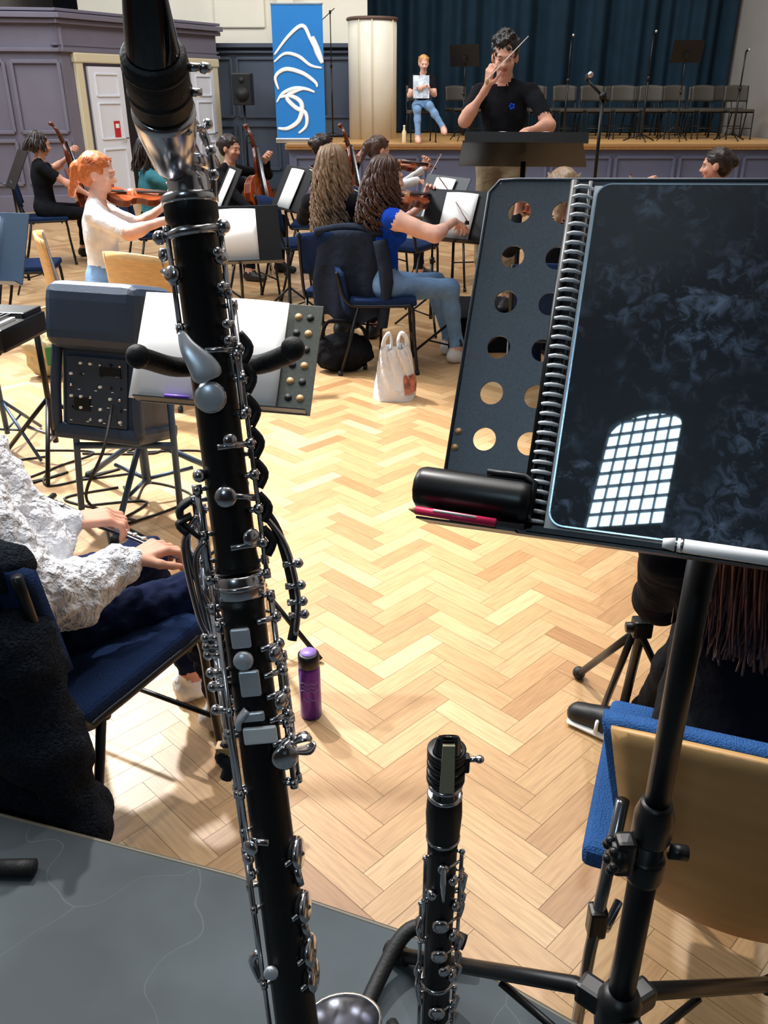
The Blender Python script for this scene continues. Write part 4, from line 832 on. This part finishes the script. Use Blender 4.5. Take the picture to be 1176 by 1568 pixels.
# tablet
g=G('tablet_computer'); g.M=DM
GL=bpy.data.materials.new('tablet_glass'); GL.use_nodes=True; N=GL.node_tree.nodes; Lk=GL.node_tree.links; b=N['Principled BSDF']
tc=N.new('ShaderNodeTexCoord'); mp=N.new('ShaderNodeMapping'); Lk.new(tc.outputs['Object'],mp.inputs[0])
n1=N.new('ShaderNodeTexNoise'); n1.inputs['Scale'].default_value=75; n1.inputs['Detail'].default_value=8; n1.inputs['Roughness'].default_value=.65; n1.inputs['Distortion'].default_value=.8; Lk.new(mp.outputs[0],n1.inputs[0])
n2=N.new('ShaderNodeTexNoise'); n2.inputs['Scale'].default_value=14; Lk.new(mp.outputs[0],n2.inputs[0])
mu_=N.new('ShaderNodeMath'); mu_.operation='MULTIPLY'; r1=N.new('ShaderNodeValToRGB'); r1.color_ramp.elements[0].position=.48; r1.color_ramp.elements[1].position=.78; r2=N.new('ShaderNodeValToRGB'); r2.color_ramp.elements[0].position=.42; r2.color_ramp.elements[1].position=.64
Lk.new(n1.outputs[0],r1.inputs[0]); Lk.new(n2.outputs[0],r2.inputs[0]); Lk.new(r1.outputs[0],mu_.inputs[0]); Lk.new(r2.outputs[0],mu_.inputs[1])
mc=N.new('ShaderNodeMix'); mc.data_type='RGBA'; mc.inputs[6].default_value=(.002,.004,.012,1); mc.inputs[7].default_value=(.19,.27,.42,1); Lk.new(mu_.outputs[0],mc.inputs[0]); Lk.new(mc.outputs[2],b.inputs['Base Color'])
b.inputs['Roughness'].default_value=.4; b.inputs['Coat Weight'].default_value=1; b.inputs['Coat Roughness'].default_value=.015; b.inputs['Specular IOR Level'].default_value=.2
def rrect(x0,x1,y0,y1,r,n=6):
    out=[]
    for cx,cy,a0 in ((x1-r,y1-r,0),(x0+r,y1-r,90),(x0+r,y0+r,180),(x1-r,y0+r,270)):
        for i in range(n+1): a=radians(a0+90*i/n); out.append((cx+r*cos(a),cy+r*sin(a)))
    return out
g.m(mat('tablet_case_edge',(170,190,212),.25,.9)).plate(rrect(0,.215,0,.281,.012),(0,0,.0),(1,0,0),(0,1,0),.0062)
g.m(BLKP).plate(rrect(.0012,.2138,.0012,.2798,.011),(0,0,.0062),(1,0,0),(0,1,0),.0003)
g.m(GL).plate(rrect(.0018,.2132,.0018,.2792,.0105),(0,0,.0065),(1,0,0),(0,1,0),.0004)
g.done()
g=G('spiral_notebook'); g.M=DM; g.m(mat('notebook_cover',(30,36,48),.45)); g.box((.10,.14,-.0045),(.235,.292,.005)); g.m(PAPER); g.box((.106,.14,-.0015),(.218,.284,.002)); g.m(BLKP).box((.10,.14,-.008),(.24,.296,.0015))
g.m(mat('spiral_plastic_white',(225,228,232),.35))
for i in range(36):
    y=.002+i*.0079; g.tube([(-.006+.0085*cos(a)-.006,y,-.002+.0085*sin(a)) for a in [radians(20+40*k) for k in range(9)]],.0017,6)
g.m(BLKP).tube([(-.019,.0,.001),(-.019,.285,.001)],.0038,8); g.tube([(-.006,.0,.0),(-.006,.285,.0)],.0025,8)
g.done()
g=G('stylus_pen'); g.M=DM; g.m(mat('stylus_white',(250,250,252),.4)); a_=V((.088,-.003,.021)); b_=V((.235,-.005,.021)); g.tube([a_,a_.lerp(b_,.06)],[.0035,.0052],16); g.tube([a_.lerp(b_,.07),b_],.0052,16); g.m(SIL).tube([a_.lerp(b_,.085),a_.lerp(b_,.1)],.0054,16); g.done()
g=G('pen_case'); g.M=DM; g.m(mat('pen_case_black',(15,16,19),.36,var=.3,scale=80)); g.lathe([(.013,-.002),(.0165,.0),(.0175,.004),(.0175,.085),(.0165,.092),(.013,.094)],(-.106,.0165,.014),(1,-.02,0),10)
g.tube([(-.05,.0345,.02),(-.02,.034,.02),(-.012,.030,.02),(-.012,.005,.022)],.003,8); g.done()
g=G('pink_pencil'); g.M=DM; g.m(mat('pink_marker',(232,50,100),.35)).tube([(-.10,-.0045,.033),(-.035,-.006,.033)],.0034,8); g.m(PAPER).tube([(-.085,-.003,.036),(-.05,-.004,.036)],.0012,5); g.m(mat('pencil_tip_wood',(220,180,130),.6)).tube([(-.106,-.0043,.033),(-.10,-.0045,.033)],[.0006,.003],8); g.done()
# ------------------------------------------------------------ near left: flautist, chair, coat
place(chair('blue_seat_chair',BLK,CSEATN,w=.46),(-.75,1.69,0),-27)
KNIT=mat('white_cable_knit',(230,232,238),.95,var=.08,scale=60,bump=1.,bscale=55)
g=person('flautist',(-.93,1.66,0),-45,KNIT,NAVY,HBRN,skin=SKIN,shoe=SHOEW,sleeve=1.6,wr=(.19,.31,.705),pr=(1,-.6,-.7),wl=(.03,.25,.775),pl=(-.2,0,-1),hr=dict(d=(-.05,.95,.05),n=(0,.1,-1),c=.95),hl=dict(d=(.35,.9,.0),n=(0,.1,-1),c=.95),
  head=(0,-20,0),hair='long',hl_len=.14,nstr=90,lean=-.02,side=-.16,res=.009,handres=.004,knees=[(-.10,.50,.52),(.16,.50,.52)],ankles=[(-.064,.60,.085),(.12,.58,.085)],toes=[(-.04,.76,0),(.16,.73,0)],sr=.6,fuzz=(.012,22),
  extra=[('c',(.08,.0,.97),(.22,.0,.78),.085,.095,KNIT),('c',(.22,.0,.76),(.22,.14,.69),.090,.072,KNIT),('c',(.22,.14,.69),(.195,.27,.70),.066,.046,KNIT),('c',(-.08,.08,.94),(.02,.12,.74),.10,.12,KNIT),('c',(-.14,.04,.9),(-.06,.20,.76),.075,.06,KNIT),('e',(0,.0,.66),(.17,.14,.14),None,KNIT)])
g.m(SIL); a_=V((-.163,.15,.87)); b_=V((.335,.54,.607)); g.tube([a_,b_],.0098,16)
dd=(b_-a_).normalized(); FL_=(b_-a_).length
for i in range(14): q=a_+dd*(FL_*.42+i*.025); key(g,q+V((0,0,.008)),(0,0,1),.0078,.005)
g.tube([a_+dd*.25+V((.008,-.008,.004)),b_-dd*.03+V((.008,-.008,.004))],.002,6)
for q in (.18,FL_*.95,.0,FL_*.36): g.lathe([(.0108,0),(.0120,.002),(.0120,.015),(.0108,.017)],a_+dd*q,dd,18)
g.done((-.93,1.66,0),-45,.95)
FUR=mat('black_fleece',(29,35,45),1.,var=.55,scale=140,bump=1.,bscale=200,spec=.15); NYL=mat('black_nylon',(17,19,25),.32,bump=.5,bscale=18); g=G('fleece_coat')
g.sdf([('c',(-.20,-.02,.82),(.16,-.02,.84),.06,.05,FUR),('c',(-.19,-.07,.70),(.20,-.07,.68),.085,.070,FUR),('c',(-.20,-.10,.50),(.25,-.08,.48),.09,.075,FUR),('c',(-.2,-.09,.32),(.27,-.06,.30),.08,.07,FUR),('c',(.0,-.09,.22),(.27,-.08,.16),.06,.045,FUR),
  ('c',(.21,-.05,.72),(.30,-.08,.30),.055,.05,FUR),('c',(.30,-.08,.30),(.27,-.08,.12),.05,.03,FUR)],.008,.03,(.010,16))
g.sdf([('c',(-.22,-.08,.86),(.0,-.09,.885),.045,.042,NYL),('c',(.0,-.09,.885),(.13,-.10,.82),.042,.030,NYL),('c',(.13,-.10,.82),(.17,-.14,.73),.03,.02,NYL),('c',(-.1,-.13,.84),(.08,-.15,.80),.03,.026,NYL)],.008,.02,(.012,18))
g.m(NYL).sheet(lambda a,b:(-.06+.34*a-.05*b,-.170-.012*sin(a*9)+.02*b,.36-.28*b-.10*a+.02*sin(a*7)),16,8,.01,(0,1,0))
g.m(BLKP).tube(curve_pts([(.0,-.180,.50),(.04,-.186,.38),(.12,-.186,.28),(.22,-.166,.16)],6),.006,6); g.m(SIL)
for i in range(34): t=i/34; g.ball((.02+.20*t,-.192+.02*t*t,.44-.28*t),.0028,nu=6,nv=4)
g.m(BLKP).tube(curve_pts([(.27,-.13,.15),(.28,-.14,.08),(.27,-.13,.05)]),.004,6); g.done((-.85,1.50,0),-27)
# ------------------------------------------------------------ near right: seated player, ply chair
PC=(.675,1.20); g=G('ply_back_chair'); g.m(GREYM)
for s_ in (-1,1):
    g.tube(curve_pts([(s_*.20,.26,.0),(s_*.19,.2,.4),(s_*.17,.1,.43),(s_*.17,-.16,.43),(s_*.18,-.24,.2),(s_*.20,-.29,.0)],5),.011,8)
g.tube([(-.17,.05,.43),(.17,.05,.43)],.011)
def bk(a,b,off,wd): return ((a-.5)*wd*(.70+.30*b),-.25-.04*b-.05*(1-(2*a-1)**2)+.06*(1-b)**3+off,.38+.41*b+.04*b*(1-(2*a-1)**2))
g.m(TAN); g.sheet(lambda a,b:bk(a,b,0,.50),20,14,.012,(0,1,0))
g.m(CSEAT); g.sheet(lambda a,b:bk(a,.05+.95*b,.016,.53),20,14,.030,(0,1,0))
g.box((-.04,-.01,.452),(.46,.44,.05),bev=.02,seg=3); g.done((PC[0],PC[1],0),-20)
g=person('oboist',(.68,1.26,0),-6,CBLK,CBLK,HRED,shoe=SHOEB,sleeve=1.6,wr=(.12,.36,.78),wl=(-.02,.38,.80),pl=(-.25,0,-1),head=(0,-8,0),hair='long',hl_len=.42,nstr=800,wave=.005,res=.009,sr=.36,knees=[(.02,.44,.50),(.18,.42,.5)],ankles=[(-.03,.62,.085),(.08,.52,.085)],toes=[(-.19,.70,0),(-.07,.59,0)],side=-.09)
g.m(PAPER)
for (ax_,ay_),(tx,ty) in (((-.03,.62),(-.16,.08)),((.08,.52),(-.15,.07))):
    fd=V((tx,ty,0)).normalized(); sd_=V((fd.y,-fd.x,0))
    for k in range(3):
        c_=V((ax_,ay_,0))+fd*(.055+.028*k); hh=.084-.012*k
        for e_ in (1,-1): g.tube([c_+sd_*e_*.045+V((0,0,.022)),c_+sd_*e_*.039+V((0,0,.055)),c_+sd_*e_*.012+V((0,0,hh))],.0055,6)
    c_=V((ax_,ay_,.013)); g.tube([c_-fd*.06,c_,c_+fd*.08,c_+fd*.20],[.034,.046,.049,.036],14,True,.3,tuple(sd_))
g.m(BLKP); g.tube([(-.0,.44,.82),(.05,.58,.55)],[.008,.014],12); g.done((.68,1.26,0),-6)
g=G('folding_instrument_stand'); g.m(BLK); c=V((.66,1.84,0)); g.tube([c+V((0,.05,.10)),c+V((.01,-.02,.66))],.013,10); g.box(c+V((0,0,.42)),(.05,.04,.05),bev=.008); g.cyl(c+V((-.04,0,.42)),c+V((-.01,0,.42)),.014)
g.tube([c+V((0,0,.42)),c+V((-.05,.34,.02))],.011,10); g.m(BLKR).ball(c+V((-.05,.345,.02)),.02); g.m(BLK).tube([c+V((-.01,.02,.40)),c+V((-.02,.16,.02))],.01,8); g.tube([c+V((0,0,.4)),c+V((.2,.1,.02))],.01,8); g.done()
g=G('folding_stand'); CHR=mat('chrome_dark',(120,122,128),.2,.9); g.m(CHR); g.tube([(.372,1.00,.66),(.345,.965,.36),(.330,.94,.015)],.0105,12); g.m(BLKP).box((.352,.975,.42),(.030,.030,.06),bev=.006); g.m(CHR).tube([(.352,.975,.42),(.39,1.03,.33),(.42,1.07,.35)],.008,8); g.m(BLKR).ball((.330,.94,.016),.016); g.done()
# ------------------------------------------------------------ lights
def area(name,loc,target,sx,sy,e,col=(1,1,1)):
    l=bpy.data.lights.new(name,'AREA'); l.shape='RECTANGLE'; l.size=sx; l.size_y=sy; l.energy=e; l.color=col; o=bpy.data.objects.new(name,l); S.collection.objects.link(o); o.location=loc
    o.rotation_euler=(V(target)-V(loc)).to_track_quat('-Z','Y').to_euler(); return o
area('overhead_fill',(0,5,9.6),(0,5,0),6,8,500,(1,.98,.97))  # soft overhead fill added for the general light level, not an actual fixture
area('side_window_light',(-6.8,6,6.0),(0,5,.5),4,3,620,(.88,.95,1))
area('side_window_light',(-6.8,11.5,6.0),(-1,12,.5),4,3,460,(.9,.96,1))
area('stage_light',(2,13,7.5),(2,17,1),6,1,260,(1,.97,.92))
def spot(name,loc,t,e,ang,col=(1,1,1),r=.15,bl=.5):
    l=bpy.data.lights.new(name,'SPOT'); l.energy=e; l.spot_size=radians(ang); l.spot_blend=bl; l.shadow_soft_size=r; l.color=col; o=bpy.data.objects.new(name,l); S.collection.objects.link(o); o.location=loc; o.rotation_euler=(V(t)-V(loc)).to_track_quat('-Z','Y').to_euler()
spot('house_spotlight',(-3.5,7.5,7.5),(-1.5,4.0,0),5200,32,(1,.98,.95),.2,.6)
spot('house_spotlight',(-2.2,5.2,7.5),(-.3,1.9,0),1300,40,(1,.97,.93),.07,.7)
spot('house_spotlight',(3.0,6.5,8),(1.0,2.2,0),500,40,(1,.97,.93),.15,.7)
W=bpy.data.worlds.new('world'); S.world=W; W.use_nodes=True; W.node_tree.nodes['Background'].inputs[0].default_value=(.6,.7,.85,1); W.node_tree.nodes['Background'].inputs[1].default_value=.3
S.view_settings.view_transform='Standard'; S.view_settings.look='None'; S.view_settings.exposure=.48
